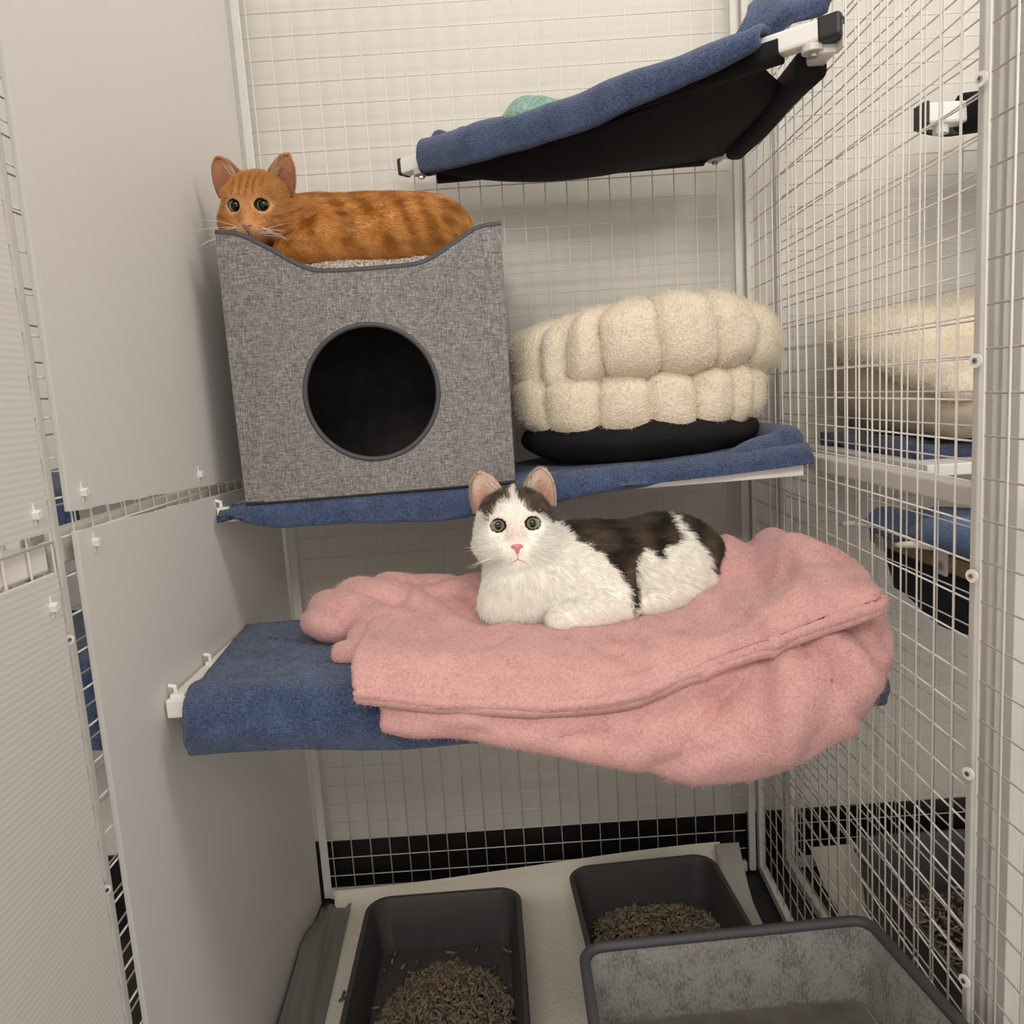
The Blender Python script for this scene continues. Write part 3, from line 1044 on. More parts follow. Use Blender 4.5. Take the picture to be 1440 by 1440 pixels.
def low_prof(x):
    zt = 0.680 + 0.004 * x
    hem = np.interp(x, [0.03, 0.18, 0.3, 0.37, 0.6, 0.91], [0.613, 0.612, 0.604, 0.604, 0.61, 0.618])
    return towel_loop(-0.318, -0.6085, zt, 0.014, hem, 0.026, nb=22, bulge=0.006)
def low_ends(V):
    k = sm(0.10, 0.03, V[:, 0])
    # the left end wraps round: slanted edge, narrower at the back
    V[:, 0] += (0.024 - 0.018 * sm(-0.62, -0.32, V[:, 1])) * k - 0.012 * k
    V[:, 2] -= 0.004 * k * (V[:, 2] > 0.69)
    k2 = sm(0.85, 0.905, V[:, 0])
    V[:, 2] -= 0.02 * k2 * (V[:, 2] > 0.66) * (V[:, 1] < -0.6)
    V[:, 2] += 0.0030 * np.sin(70 * V[:, 1] + 14 * V[:, 0] + 2 * fbm(V, 12, 3, 1)) * (V[:, 2] > 0.69) * sm(0.4, 0.1, V[:, 0])
    return V
draped('towel', 'blue terry towel on the lower shelf, under the pink blanket', np.linspace(0.03, 0.899, 80), low_prof, M_blue, amp=0.0018, f=26, seed=21, group='blue towels', ends=low_ends, fuzz=40000)

# ------------------------------------------------------------------ cream plush beds stacked on the upper shelf
def plush_bed(label, c, Rx, Ry, rh, rv, seams, tilt, zlift, base, seed, n_hair=26000):
    """a round lobed ring; SEAMS are angles of the stitched pinches"""
    t = thing('plush_bed', label, 'pet bed', c, 'cream plush beds stacked on the upper shelf')
    na, nb = 260, 40
    th = np.linspace(0, 2 * math.pi, na, endpoint=False); ph = np.linspace(0, 2 * math.pi, nb + 1)
    sd = np.array(seams)
    d = np.abs((th[:, None] - sd[None] + math.pi) % (2 * math.pi) - math.pi)
    dm = d.min(1)
    pinch = np.exp(-(dm / 0.02) ** 2) * 0.13 + np.exp(-(dm / 0.10) ** 2) * 0.10
    P = np.zeros((na, nb + 1, 3))
    for j, a in enumerate(ph):
        s = np.sign(math.cos(a)) * abs(math.cos(a)) ** 0.62; q = np.sign(math.sin(a)) * abs(math.sin(a)) ** 0.70
        k = 1 - pinch * (0.55 + 0.45 * math.cos(a) if math.cos(a) > -0.5 else 0.3)
        P[:, j, 0] = (Rx - rh + rh * s * k) * np.cos(th)
        P[:, j, 1] = (Ry - rh + rh * s * k) * np.sin(th)
        P[:, j, 2] = rv * q * (1 - pinch * 0.8)
    V = P.reshape(-1, 3)
    V = V + 0.004 * np.stack([fbm(V, 28, seed, 2), fbm(V, 28, seed + 1, 2), fbm(V, 28, seed + 2, 2)], 1)
    V[:, 2] += zlift(V[:, 0], V[:, 1])
    V = V @ rotm('Y', -tilt).T + np.array(c)
    V[:, 1] = np.clip(V[:, 1], -1, -0.012); V[:, 0] = np.clip(V[:, 0], 0.470, 0.9225)
    F = []
    w = nb + 1
    for i in range(na):
        i2 = (i + 1) % na
        for j in range(nb):
            F.append((i * w + j, i2 * w + j, i2 * w + j + 1, i * w + j + 1))
    F = np.array(F)
    mesh_obj('rim', V, F, M_cream, t)
    front = lambda p: np.where(p[:, 1] < c[1] + 0.08, 1.0, 0.15)
    pile('pile', V, F, n_hair, 0.0062, (0.76, 0.66, 0.515), t, seed, 0.17, weight=front)
    def f(X):
        return ell(X, np.array(c) + (0, 0, -rv * 0.3), (Rx - rh * 0.9, Ry - rh * 0.9, rv * 0.55))
    V2, F2 = sdf_mesh(f, np.array(c) - (Rx, Ry, rv), np.array(c) + (Rx, Ry, rv), 0.008)
    mesh_obj('cushion', V2, F2, M_cream, t)
    if base is not None:
        bz, br, bc = base
        def f(X):
            return ell(X, bc, br) + 0.0035 * fbm(X, 40, seed + 9, 2) + 0.002 * np.sin(60 * X[:, 0] + 100 * X[:, 2]) * np.exp(-((X[:, 0] - 0.82) / 0.06) ** 2)
        V3, F3 = sdf_mesh(f, np.array(bc) - np.array(br) * 1.1, np.array(bc) + np.array(br) * 1.1, 0.006)
        V3[:, 1] = np.minimum(V3[:, 1], -0.012); V3[:, 2] = np.clip(V3[:, 2], bz, 2)
        V3[:, 0] = np.clip(V3[:, 0], 0.472, 0.9225)
        mesh_obj('base', V3, F3, M_blackfab, t)
    return t
def seam_angles(xs, cx, Rx, extra):
    return [-math.acos(max(-0.98, min(0.98, (x - cx) / Rx))) for x in xs] + extra
lowb = plush_bed('lower of the two stacked cream plush beds, with black underside', (0.682, -0.192, 1.000), 0.214, 0.166, 0.088, 0.052,
                 seam_angles([0.512, 0.592, 0.679, 0.757, 0.822, 0.862], 0.682, 0.212, [0.3, 0.8, 1.3, 1.8, 2.4]), 0.5,
                 lambda x, y: -0.006 * np.cos(x / 0.12) + 0.010 * (np.abs(x) / 0.2) ** 2, (0.905, (0.198, 0.156, 0.052), (0.682, -0.204, 0.948)), 31)
upb = plush_bed('upper of the two stacked cream plush beds, domed and tilted', (0.696, -0.188, 1.094), 0.226, 0.170, 0.105, 0.066,
                seam_angles([0.505, 0.545, 0.600, 0.694, 0.790, 0.862], 0.694, 0.222, [0.3, 0.8, 1.3, 1.8, 2.4]), 1.5,
                lambda x, y: 0.004 * np.exp(-((x - 0.05) / 0.12) ** 2) - 0.016 * sm(-0.05, -0.2, x) - 0.012 * sm(0.12, 0.22, x), None, 41)

# ------------------------------------------------------------------ corner hammock
def hammock():
    t = thing('hammock', 'black corner hammock with white frame at the top right of the enclosure', 'cat hammock', (0.62, -0.24, 1.44))
    L, R, B = np.array([0.303, -0.026, 1.445]), np.array([0.914, -0.472, 1.462]), np.array([0.900, -0.028, 1.440])
    def bar(p, q, w, h):
        d = q - p; n = np.linalg.norm(d); d = d / n
        s = np.cross(d, (0, 0, 1)); s /= np.linalg.norm(s); u = np.cross(s, d)
        return MB().box((0, -w / 2, -h / 2), (n, w / 2, h / 2), np.stack([d, s, u], 1), p), d, s, u
    for p, q, nm in ((L, R, 'tube'), (R + (-0.010, 0.014, -0.012), B, 'tube'), (L + (0.02, 0, 0), B, 'tube')):
        m, d, s, u = bar(p, q, 0.026, 0.027)
        o = bevel(m.obj(nm, M_white, t), 0.004)
        for e, sg in ((p, -1), (q, 1)):
            if nm == 'tube' and (e is L or e is R):
                m2, *_ = bar(e - d * sg * (0.007 if e is L else 0.026), e + d * sg * 0.003, 0.029, 0.030)
                bevel(m2.obj('end_cap', M_black, o), 0.004)
    # hinge plates with bolts below the corners
    dLR = (R - L) / np.linalg.norm(R - L)
    for p in (L + dLR * 0.042, R - dLR * 0.035, B + (-0.03, 0.0, 0.004)):
        b = MB()
        b.tube([p + (0, 0, -0.013), p + (0, 0, -0.022)], 0.014, 16)
        h = bevel(b.obj('bracket', M_alu, t), 0.001)
        b = MB(); b.tube([p + (0, 0, -0.022), p + (0, 0, -0.027)], 0.006, 6)
        b.obj('bolt', M_steel, h)
    b = MB().box((0.914, -0.478, 1.435), (0.9165, -0.455, 1.462))
    bevel(b.obj('bracket', M_alu, t), 0.001)
    # sling: curved triangle sagging between the tubes
    n = 30
    l2, r2, b2 = L + dLR * 0.055, R - dLR * 0.10, B + np.array([-0.03, 0.004, 0.0])
    r3 = R + np.array([-0.008, 0.055, -0.008])
    P = np.zeros((n, n, 3))
    for i, u in enumerate(np.linspace(0, 1, n)):
        a = l2 + (r2 - l2) * u                       # along the front tube
        c = l2 + np.array([0.01, 0.012, 0]) + (b2 - l2) * u      # along the back tube
        c2 = r3 + (b2 - r3)
        for j, v in enumerate(np.linspace(0, 1, n)):
            q = a + (c - a) * v
            ed = a + (r3 - r2) * sm(0.7, 1.0, u) * sm(0, 0.3, v) * (1 - v)
            s = math.sin(math.pi * np.clip(u, 0, 1)) ** 0.8 * math.sin(math.pi * min(1, 0.12 + 0.8 * v)) 
            q = q + (ed - a)
            q[2] -= 0.050 * s + 0.012
            P[i, j] = q
    V, F = sheet(P, 0.0025)
    mesh_obj('sling', V, F, M_blackfab, t)
    def sleeve(p, q, w, h, nm='sleeve'):
        d = q - p; m = np.linalg.norm(d); d = d / m
        s = np.cross(d, (0, 0, 1)); s /= np.linalg.norm(s); u = np.cross(s, d)
        b = MB(); rings = []
        pr = rrect(w, h, 0.012, 4)
        for f in np.linspace(0, 1, 14):
            k = 1 + 0.10 * math.sin(9 * f + 2)
            rings.append(p + d * m * f + np.outer(pr[:, 0], s) + np.outer(pr[:, 1] * k - 0.006, u))
        loft(b, rings, True, True)
        return b.obj(nm, M_blackfab, t, smooth=True)
    sleeve(l2, R - dLR * 0.075, 0.030, 0.036)
    sleeve(R + np.array([-0.013, 0.055, -0.014]), B + np.array([-0.003, -0.035, 0.0]), 0.034, 0.046)
    sleeve(L + np.array([0.06, 0.0, -0.002]), B + np.array([-0.05, 0, 0]), 0.030, 0.040)
    return t, L, R, dLR
_, hL, hR, hd = hammock()

def hammock_towel():
    nrm = np.array([-hd[1], hd[0], 0.0])       # towards the back, horizontally
    if nrm[1] < 0: nrm = -nrm
    nrm /= np.linalg.norm(nrm)
    T = [0.095, 0.11, 0.15, 0.25, 0.40, 0.55, 0.68, 0.78, 0.84, 0.875]
    Ln = np.linalg.norm(hR - hL)
    # per station: front hem z, front face offset, top z, top back offset (relative to the tube axis)
    C = []
    for u in T:
        c = hL + hd * Ln * u
        hem = np.interp(u, [0.03, 0.12, 0.25, 0.55, 0.8, 0.9, 1.0], [-0.022, -0.030, -0.036, -0.034, -0.018, 0.000, 0.020])
        top = np.interp(u, [0.03, 0.08, 0.12, 0.3, 0.6, 0.85, 0.93, 1.0], [0.016, 0.020, 0.016, 0.009, 0.010, 0.014, 0.020, 0.03])
        row = []
        kk = min(1.0, max(0.2, (u - 0.06) / 0.3)) * min(1.0, max(0.25, (0.98 - u) / 0.35))
        for off, dz in ((-0.034, hem), (-0.040, hem * 0.4 + top * 0.35), (-0.034, top * 0.85), (-0.008, top + 0.006), (0.03 * kk, top), (0.075 * kk, top - 0.022 * kk), (0.10 * kk, top - 0.035 * kk), (0.125 * kk, top - 0.05 * kk)):
            q = c + nrm * (off if u < 0.95 else off * 0.8); q = q + (0, 0, dz)
            row.append(q)
        C.append(row)
    C = np.array(C)
    P = spline_grid(C, 90, 40)
    V0 = P.reshape(-1, 3)
    D = 0.0035 * np.stack([fbm(V0, 30, 61, 2), fbm(V0, 30, 62, 2), fbm(V0, 30, 63, 2)], 1)
    P = P + D.reshape(P.shape)
    V, F = sheet(P, 0.012)
    o = mesh_obj('towel', V, F, M_blue)
    tag(o, 'blue terry towel folded over the front bar of the corner hammock', 'towel', 'blue towels')
    # rucked-up corner flaps at the right end and a bunched left end
    C = [[(0.800, -0.385, 1.474), (0.806, -0.395, 1.490), (0.826, -0.385, 1.520), (0.840, -0.34, 1.545)],
         [(0.835, -0.412, 1.474), (0.838, -0.425, 1.490), (0.852, -0.41, 1.530), (0.864, -0.36, 1.560)],
         [(0.852, -0.420, 1.478), (0.856, -0.435, 1.497), (0.866, -0.42, 1.515), (0.874, -0.37, 1.532)],
         [(0.868, -0.425, 1.488), (0.876, -0.43, 1.500), (0.884, -0.42, 1.512), (0.890, -0.38, 1.520)],
         [(0.888, -0.44, 1.490), (0.896, -0.445, 1.505), (0.902, -0.43, 1.520), (0.904, -0.39, 1.530)],
         [(0.904, -0.452, 1.490), (0.908, -0.455, 1.510), (0.911, -0.44, 1.535), (0.910, -0.40, 1.555)]]
    P = spline_grid(np.array(C), 40, 24)
    P[..., 1] += 0.006 * np.sin(np.linspace(0, 9, 40))[:, None]
    V2, F2 = sheet(P, 0.009)
    def f(X):
        d = cone(X, hL + hd * 0.088 + (-0.004, -0.012, 0.008), hL + hd * 0.092 + (0, -0.006, 0.026), 0.017, 0.016)
        return smin(d, cone(X, hL + hd * 0.060 + (0, -0.004, 0.016), hL + hd * 0.14 + (0, 0, 0.018), 0.013, 0.018), 0.012) + 0.004 * fbm(X, 60, 4, 2)
    V3, F3 = sdf_mesh(f, hL + (-0.06, -0.13, -0.06), hL + (0.16, 0.04, 0.1), 0.004)
    join(o, mesh_obj('flap', V2, F2, M_blue)); join(o, mesh_obj('bunch', V3, F3, M_blue))
hammock_towel()
def f(X):
    d = ell(X, (0.548, -0.180, 1.462), (0.064, 0.050, 0.030))
    d = smin(d, ell(X, (0.525, -0.19, 1.468), (0.040, 0.036, 0.024)), 0.01)
    return d + 0.004 * fbm(X, 60, 5, 2) + 0.003 * np.sin(160 * X[:, 2] + 20 * X[:, 0])
V, F = sdf_mesh(f, (0.46, -0.25, 1.41), (0.66, -0.10, 1.52), 0.004)
tag(mesh_obj('fleece_blanket', V, F, M_teal), 'folded teal fleece lying on the corner hammock behind the towel', 'blanket')

# ------------------------------------------------------------------ pink fleece blanket
def blanket():
    X = [0.262, 0.345, 0.435, 0.525, 0.620, 0.712, 0.795, 0.855, 0.888]
    z0 = [0.702] * 9
    z1 = [0.748, 0.758, 0.750, 0.742, 0.742, 0.766, 0.788, 0.792, 0.772]
    z2 = [0.742, 0.738, 0.722, 0.714, 0.714, 0.732, 0.778, 0.798, 0.782]
    z3 = [0.736, 0.728, 0.720, 0.714, 0.716, 0.732, 0.768, 0.790, 0.780]
    z4 = [0.732, 0.724, 0.712, 0.703, 0.710, 0.737, 0.766, 0.780, 0.774]
    z6 = [0.690, 0.672, 0.663, 0.660, 0.677, 0.708, 0.738, 0.757, 0.764]
    rows = []
    for i, x in enumerate(X):
        dx = 0.0
        z5 = 0.5 * (z4[i] + z6[i]) - 0.001
        yr = -0.66 if i < 5 else -0.668 - 0.006 * (i - 5)
        if i == 8: yr = -0.676
        rows.append([(x, -0.335, z0[i]), (x, -0.345, 0.5 * (z0[i] + z1[i])), (x, -0.372, z1[i]), (x, -0.47, z2[i]), (x, -0.565, z3[i] + 0.002), (x - 0.002 - 0.012 * (i == 8), yr + 0.022, z4[i]), (x - 0.018 * (i == 8), yr - 0.006, z5), (x + 0.002 - 0.022 * (i == 8), yr - 0.012, z6[i] + 0.010), (x + 0.002 - 0.026 * (i == 8), yr - 0.010, z6[i])])
    P = spline_grid(np.array(rows), 150, 110)
    v = np.linspace(0, 1, 110)[None, :]; u = np.linspace(0, 1, 150)[:, None]
    # wrinkles: a double stitched hem along the front and soft folds on top
    N = grid_normals(P)
    if N[75, 60, 2] < 0: N = -N
    V0 = P.reshape(-1, 3)
    rg = 1 - np.abs(fbm(V0 * np.array([1.0, 0.7, 1.0]), 26, 73, 1)); rg2 = 1 - np.abs(fbm(V0 * np.array([0.6, 1.0, 1.0]), 45, 74, 1))
    wr = (0.007 * (rg ** 3 - 0.4) + 0.004 * (rg2 ** 4 - 0.3) + 0.003 * fbm(V0, 30, 72, 2)).reshape(150, 110)
    folds = 0.006 * np.sin(34 * (P[..., 0] * 0.8 + P[..., 1] * 0.9) + 3 * fbm(V0, 9, 75, 1).reshape(150, 110)) * sm(0.60, 0.74, P[..., 0]) * sm(0.80, 0.6, v) * sm(0.89, 0.84, P[..., 0])
    hem = (0.0058 * (np.exp(-((v - 0.905) / 0.016) ** 2) + np.exp(-((v - 0.985) / 0.022) ** 2)) - 0.0022 * np.exp(-((v - 0.94) / 0.012) ** 2)) * (1 - 0.45 * sm(0.72, 0.80, P[..., 0]) - 0.3 * sm(0.80, 0.86, P[..., 0]))
    def seg(px, py, a, b_, w):
        a, b_ = np.array(a), np.array(b_)
        d_ = b_ - a
        t_ = np.clip(((px - a[0]) * d_[0] + (py - a[1]) * d_[1]) / (d_ @ d_), 0, 1)
        return np.exp(-(np.hypot(px - a[0] - t_ * d_[0], py - a[1] - t_ * d_[1]) / w) ** 2)
    x_, y_ = P[..., 0], P[..., 1]
    for a_, b_, w_, h_ in (((0.775, -0.37), (0.705, -0.54), 0.020, 0.013), ((0.81, -0.37), (0.76, -0.60), 0.016, -0.010), ((0.845, -0.37), (0.825, -0.62), 0.020, 0.010), ((0.74, -0.38), (0.68, -0.50), 0.014, -0.008),
                           ((0.355, -0.38), (0.43, -0.47), 0.013, 0.010), ((0.385, -0.37), (0.46, -0.42), 0.010, -0.008), ((0.30, -0.42), (0.37, -0.52), 0.013, 0.007), ((0.33, -0.42), (0.41, -0.53), 0.010, -0.006),
                           ((0.52, -0.585), (0.60, -0.66), 0.010, -0.005), ((0.60, -0.57), (0.66, -0.65), 0.012, 0.006), ((0.45, -0.58), (0.38, -0.66), 0.012, -0.004)):
        folds = folds + h_ * seg(x_, y_, a_, b_, w_)
    cat = np.exp(-((P[..., 0] - 0.58) / 0.16) ** 2 - ((P[..., 1] + 0.46) / 0.09) ** 2)
    P = P + N * ((wr + folds) * (1 - 0.8 * cat) * (1 - 0.85 * sm(0.72, 0.88, v) * sm(0.76, 0.83, P[..., 0])) + hem)[..., None]
    VA, FA = sheet(P, 0.011)
    # lower layer, hanging in a belly to the right
    XB = [0.290, 0.372, 0.455, 0.540, 0.625, 0.700, 0.765, 0.822, 0.866, 0.898, 0.913, 0.912]
    zt = [0.690, 0.672, 0.665, 0.665, 0.680, 0.706, 0.731, 0.742, 0.746, 0.745, 0.740, 0.730]
    zb = [0.645, 0.630, 0.617, 0.594, 0.577, 0.568, 0.574, 0.612, 0.646, 0.672, 0.690, 0.700]
    yb = [-0.660, -0.664, -0.666, -0.672, -0.680, -0.690, -0.696, -0.692, -0.672, -0.640, -0.590, -0.540]
    rows = []
    for i, x in enumerate(XB):
        y = yb[i]; a, c = zt[i], zb[i]
        bl = np.interp(x, [0.29, 0.5, 0.75, 0.92], [0.002, 0.008, 0.022, 0.008])
        t_ = float(np.interp(x, [0.5, 0.7, 0.9], [0.0, 0.022, 0.012]))
        rows.append([(x, y + 0.06 + t_, a + 0.004), (x, y + 0.020 + t_, a - 0.004), (x, y - bl * 0.25 + t_ * 0.5, a * 0.7 + c * 0.3), (x, y - bl, a * 0.4 + c * 0.6), (x - 0.002, y - bl * 0.5, a * 0.12 + c * 0.88), (x - 0.002, y + 0.012, c + 0.001), (x - 0.002, y + 0.05, c + 0.010)])
    P = spline_grid(np.array(rows), 130, 60)
    N = grid_normals(P)
    if N[60, 25, 1] > 0: N = -N
    V0 = P.reshape(-1, 3)
    # folds fan out from the pinched corner at the right
    px, pz = P[..., 0] - 0.80, P[..., 2] - 0.765
    th = np.arctan2(pz, px - 0.02); rr = np.hypot(px, pz)
    fan = 0.0075 * np.sin(th * 9 + 14 * rr) * sm(0.02, 0.10, rr) * sm(0.30, 0.12, rr) * sm(0.905, 0.86, P[..., 0])
    for a_, b_, w_, h_ in (((0.795, 0.755), (0.885, 0.715), 0.013, -0.012), ((0.79, 0.745), (0.868, 0.665), 0.012, 0.010), ((0.775, 0.740), (0.835, 0.635), 0.011, -0.010),
                           ((0.76, 0.735), (0.745, 0.605), 0.016, 0.012), ((0.74, 0.725), (0.64, 0.620), 0.012, -0.012), ((0.72, 0.70), (0.56, 0.640), 0.011, 0.010), ((0.68, 0.67), (0.50, 0.625), 0.009, -0.008), ((0.70, 0.625), (0.60, 0.590), 0.011, -0.007)):
        fan = fan + h_ * seg(P[..., 0], P[..., 2], a_, b_, w_)
    long = 0.003 * np.sin(120 * (P[..., 2] + 0.25 * np.abs(P[..., 0] - 0.45)) + 2) * sm(0.75, 0.5, P[..., 0])
    rg = 1 - np.abs(fbm(V0, 22, 83, 1))
    wr = (0.006 * (rg ** 3 - 0.4) + 0.004 * fbm(V0, 24, 81, 2)).reshape(130, 60)
    P = P + N * (fan + long + wr)[..., None]
    VB, FB = sheet(P, 0.012)
    # bunched lump on the left and the little curled corner in front of it
    def f(Q):
        d = ell(Q, (0.225, -0.405, 0.722), (0.085, 0.085, 0.040), rotm('Z', 20))
        d = smin(d, ell(Q, (0.262, -0.39, 0.738), (0.075, 0.06, 0.030)), 0.02)
        d = smin(d, ell(Q, (0.275, -0.48, 0.718), (0.050, 0.075, 0.028), rotm('Z', -15)), 0.015)
        d = smin(d, ell(Q, (0.37, -0.39, 0.730), (0.10, 0.05, 0.032)), 0.02)
        d = smin(d, cone(Q, (0.222, -0.545, 0.705), (0.275, -0.56, 0.712), 0.014, 0.02), 0.008)
        fold = np.sin(48 * np.hypot(Q[:, 0] - 0.31, Q[:, 1] + 0.34) + 2.5 * fbm(Q, 14, 5, 1))
        return d - 0.009 * (np.abs(fold) ** 0.6 - 0.6) * sm(0.695, 0.715, Q[:, 2]) + 0.004 * fbm(Q, 40, 6, 2)
    VC, FC = sdf_mesh(f, (0.11, -0.60, 0.66), (0.50, -0.30, 0.79), 0.0045)
    VC[:, 2] = np.maximum(VC[:, 2], 0.697)
    V = np.vstack([VA, VB, VC]); F = np.vstack([np.array(FA), np.array(FB) + len(VA), np.array(FC) + len(VA) + len(VB)])
    o = mesh_obj('blanket', V, F, M_pink)
    tag(o, 'pink fleece blanket draped over the lower shelf under the white cat', 'blanket')
    w = lambda p: np.where((p[:, 1] < -0.33) & (p[:, 2] > 0.55), 1.0, 0.05)
    pile('pile', V, F, 60000, 0.0042, (0.61, 0.335, 0.31), o, 91, 0.08, 0.9, 0.0002, w)
blanket()

# ------------------------------------------------------------------ neighbouring enclosure on the right
nb_back = wire_panel('wire_panel', 'white square wire mesh across the back of the neighbouring enclosure',
                     lambda s: (s, 0.0), [1.02 + 0.04 * c for c in range(0, 26)], [0.02 + 0.04 * r for r in range(0, 46)], 0.004, ZT,
                     [(1.0, 0.012, 0.012), (2.05, 0.014, 0.016)], (0.012, 0.02))
def nshelf():
    t = thing('shelf', 'white shelf of the neighbouring enclosure behind the mesh', 'shelf', (1.4, -0.02, 0.877), 'white shelves of the enclosure')
    bevel(MB().box((1.03, -0.472, 0.877), (1.85, -0.02, 0.894)).obj('board', M_white, t), 0.002)
nshelf()
def nb_prof(x):
    return towel_loop(-0.04, -0.395 - 0.012 * math.sin(9 * x), 0.8935, 0.020 + 0.006 * math.sin(14 * x), 0.8975, 0.016)
draped('towel', 'blue terry towel on the shelf of the neighbouring enclosure behind the mesh', np.linspace(1.055, 1.7, 50), nb_prof, M_blue, amp=0.006, f=34, seed=44, group='blue towels')
def nb_bed():
    t = thing('plush_bed', 'large cream plush bed with tan sides behind the right-hand mesh', 'pet bed', (1.35, -0.2, 0.92))
    # tan body
    zc = lambda y: 0.985 + (y + 0.46) * 0.24
    b = MB(); rings = []
    for z, ins in ((0.0, 0.03), (0.3, 0.012), (0.7, 0.006), (1.0, 0.02)):
        P = rrect(0.72 - ins * 2, 0.46 - ins * 2, 0.06, 6) + [1.425, -0.222]
        h = zc(P[:, 1]) - 0.02
        zz = 0.922 + (h - 0.922) * z
        rings.append(np.stack([P[:, 0], P[:, 1], zz], 1))
    loft(b, rings, True, True)
    b.obj('body', M_tan, t, smooth=True)
    def f(X):
        z = X[:, 2] - zc(X[:, 1])
        q = np.stack([np.abs(X[:, 0] - 1.425) - 0.345, np.abs(X[:, 1] + 0.215) - 0.215, np.abs(z) - 0.020], 1) + 0.03
        d = np.linalg.norm(np.maximum(q, 0), axis=1) + np.minimum(q.max(1), 0) - 0.040
        e = smin(d, ell(X, (1.16, -0.10, 1.085), (0.09, 0.12, 0.05)), 0.03)
        e = smin(e, ell(X, (1.30, -0.08, 1.10), (0.16, 0.10, 0.05)), 0.03)
        return e + 0.006 * fbm(X, 22, 12, 2)
    V, F = sdf_mesh(f, (1.0, -0.53, 0.9), (1.86, 0.03, 1.24), 0.007)
    V[:, 1] = np.minimum(V[:, 1], -0.006); V[:, 0] = np.maximum(V[:, 0], 1.012)
    mesh_obj('plush_top', V, F, M_cream, t)
    pile('pile', V, F, 22000, 0.007, (0.80, 0.70, 0.56), t, 95, weight=lambda p: np.where(p[:, 0] < 1.4, 1.0, 0.05))
nb_bed()

def nb_perch():
    t = thing('sling_perch', 'navy sling perch with brown wooden rail behind the right-hand mesh', 'cat hammock', (1.2, -0.58, 0.77))
    M_wood = plain('raw_wood_edge', (0.30, 0.195, 0.10), 0.8, var=0.4, vscale=120, bump=0.3, bscale=300)
    for x in (1.032, 1.40):
        o = bevel(MB().box((x - 0.006, -0.87, 0.757), (x + 0.010, -0.305, 0.779)).obj('rail', M_wood, t), 0.002)
    for y in (-0.345, -0.525, -0.80):
        o = MB().box((1.022, y - 0.011, 0.752), (1.026, y + 0.011, 0.786))
        br = bevel(o.obj('bracket', M_alu, t), 0.001)
        disc(MB(), (1.0222, y, 0.765), (-1, 0, 0), 0.006, 0.003).obj('bolt', M_steel, br)
        b = MB()
        b.tube([(1.018, y + 0.012, 0.786), (1.0, y + 0.022, 0.791), (0.985, y + 0.034, 0.789), (0.984, y + 0.05, 0.786)], [0.003, 0.0055, 0.0045, 0.003], 8)
        b.obj('hook', M_white, t, smooth=True)
    P = np.zeros((30, 24, 3))
    for i, u in enumerate(np.linspace(0, 1, 30)):
        y = -0.315 - u * 0.55
        for j, v in enumerate(np.linspace(0, 1, 24)):
            x = 1.042 + v * 0.355
            s = math.sin(math.pi * v) ** 0.6
            P[i, j] = (x, y, 0.776 - s * 0.112 * (0.75 + 0.25 * math.sin(math.pi * u)))
    V, F = sheet(P, 0.004)
    mesh_obj('sling', V, F, M_navy, t)
    # flap hanging outside the rail
    P = np.zeros((30, 10, 3))
    for i, u in enumerate(np.linspace(0, 1, 30)):
        for j, v in enumerate(np.linspace(0, 1, 10)):
            P[i, j] = (1.046 + 0.02 * v, -0.31 - u * 0.55, 0.755 - v * (0.075 + 0.02 * math.sin(math.pi * min(1, u * 1.6))) + 0.004 * math.sin(20 * u))
    V, F = sheet(P, 0.004)
    mesh_obj('flap', V, F, M_navy, t)
nb_perch()
C = []
for y in (-0.315, -0.38, -0.5, -0.62, -0.75, -0.86):
    e = 0.008 * math.sin(20 * y)
    C.append([(1.030, y, 0.781 + e), (1.022, y, 0.792 + e), (1.045, y, 0.807 + e), (1.10, y, 0.803), (1.2, y, 0.795), (1.32, y, 0.79)])
P = spline_grid(np.array(C), 50, 40)
V0 = P.reshape(-1, 3)
P = P + (0.006 * np.stack([fbm(V0, 30, 101, 2), fbm(V0, 30, 102, 2), fbm(V0, 30, 103, 2)], 1)).reshape(P.shape)
tag(mesh_obj('towel', *sheet(P, 0.014), terry('pale_blue_terry', (0.13, 0.20, 0.36), (0.07, 0.115, 0.24))), 'lighter blue towel on the navy sling perch behind the mesh', 'towel', 'blue towels')

def nb_hammock():
    t = thing('hammock', 'black hammock bar with white end seen through the mesh at upper right', 'cat hammock', (1.3, -0.3, 1.4))
    o = bevel(MB().box((1.108, -0.317, 1.382), (1.20, -0.287, 1.412)).obj('tube', M_white, t), 0.004)
    bevel(MB().box((1.102, -0.319, 1.380), (1.110, -0.285, 1.414)).obj('end_cap', M_black, t), 0.002)
    b = MB()
    b.tube([(1.165, -0.302, 1.398), (1.8, -0.302, 1.44)], 0.027, 12)
    b.obj('sleeve', M_blackfab, t, smooth=True)
    b = MB(); b.tube([(1.135, -0.302, 1.382), (1.135, -0.302, 1.370)], 0.011, 14)
    b.obj('bracket', M_alu, t)
    P = np.zeros((16, 16, 3))
    for i, u in enumerate(np.linspace(0, 1, 16)):
        for j, v in enumerate(np.linspace(0, 1, 16)):
            P[i, j] = (1.24 + 0.56 * u, -0.30 + 0.27 * v, 1.40 + 0.04 * u + 0.05 * v - 0.02 * math.sin(math.pi * v))
    mesh_obj('sling', *sheet(P, 0.003), M_blackfab, t)
nb_hammock()
tray('litter_tray', 'charcoal litter tray of the neighbouring enclosure behind the right-hand mesh', (1.215, -0.33), 0.29, 0.44, 0.125, 0.0)
def heap3(r):
    x, y = r.uniform(1.11, 1.32), r.uniform(-0.52, -0.16)
    return x, y, 0.016 + r.uniform(0, 0.03)
pellets('litter_pellets', 'brown wood pellets in the tray behind the right-hand mesh', 1500, heap3, 9)
P = np.zeros((20, 20, 3))
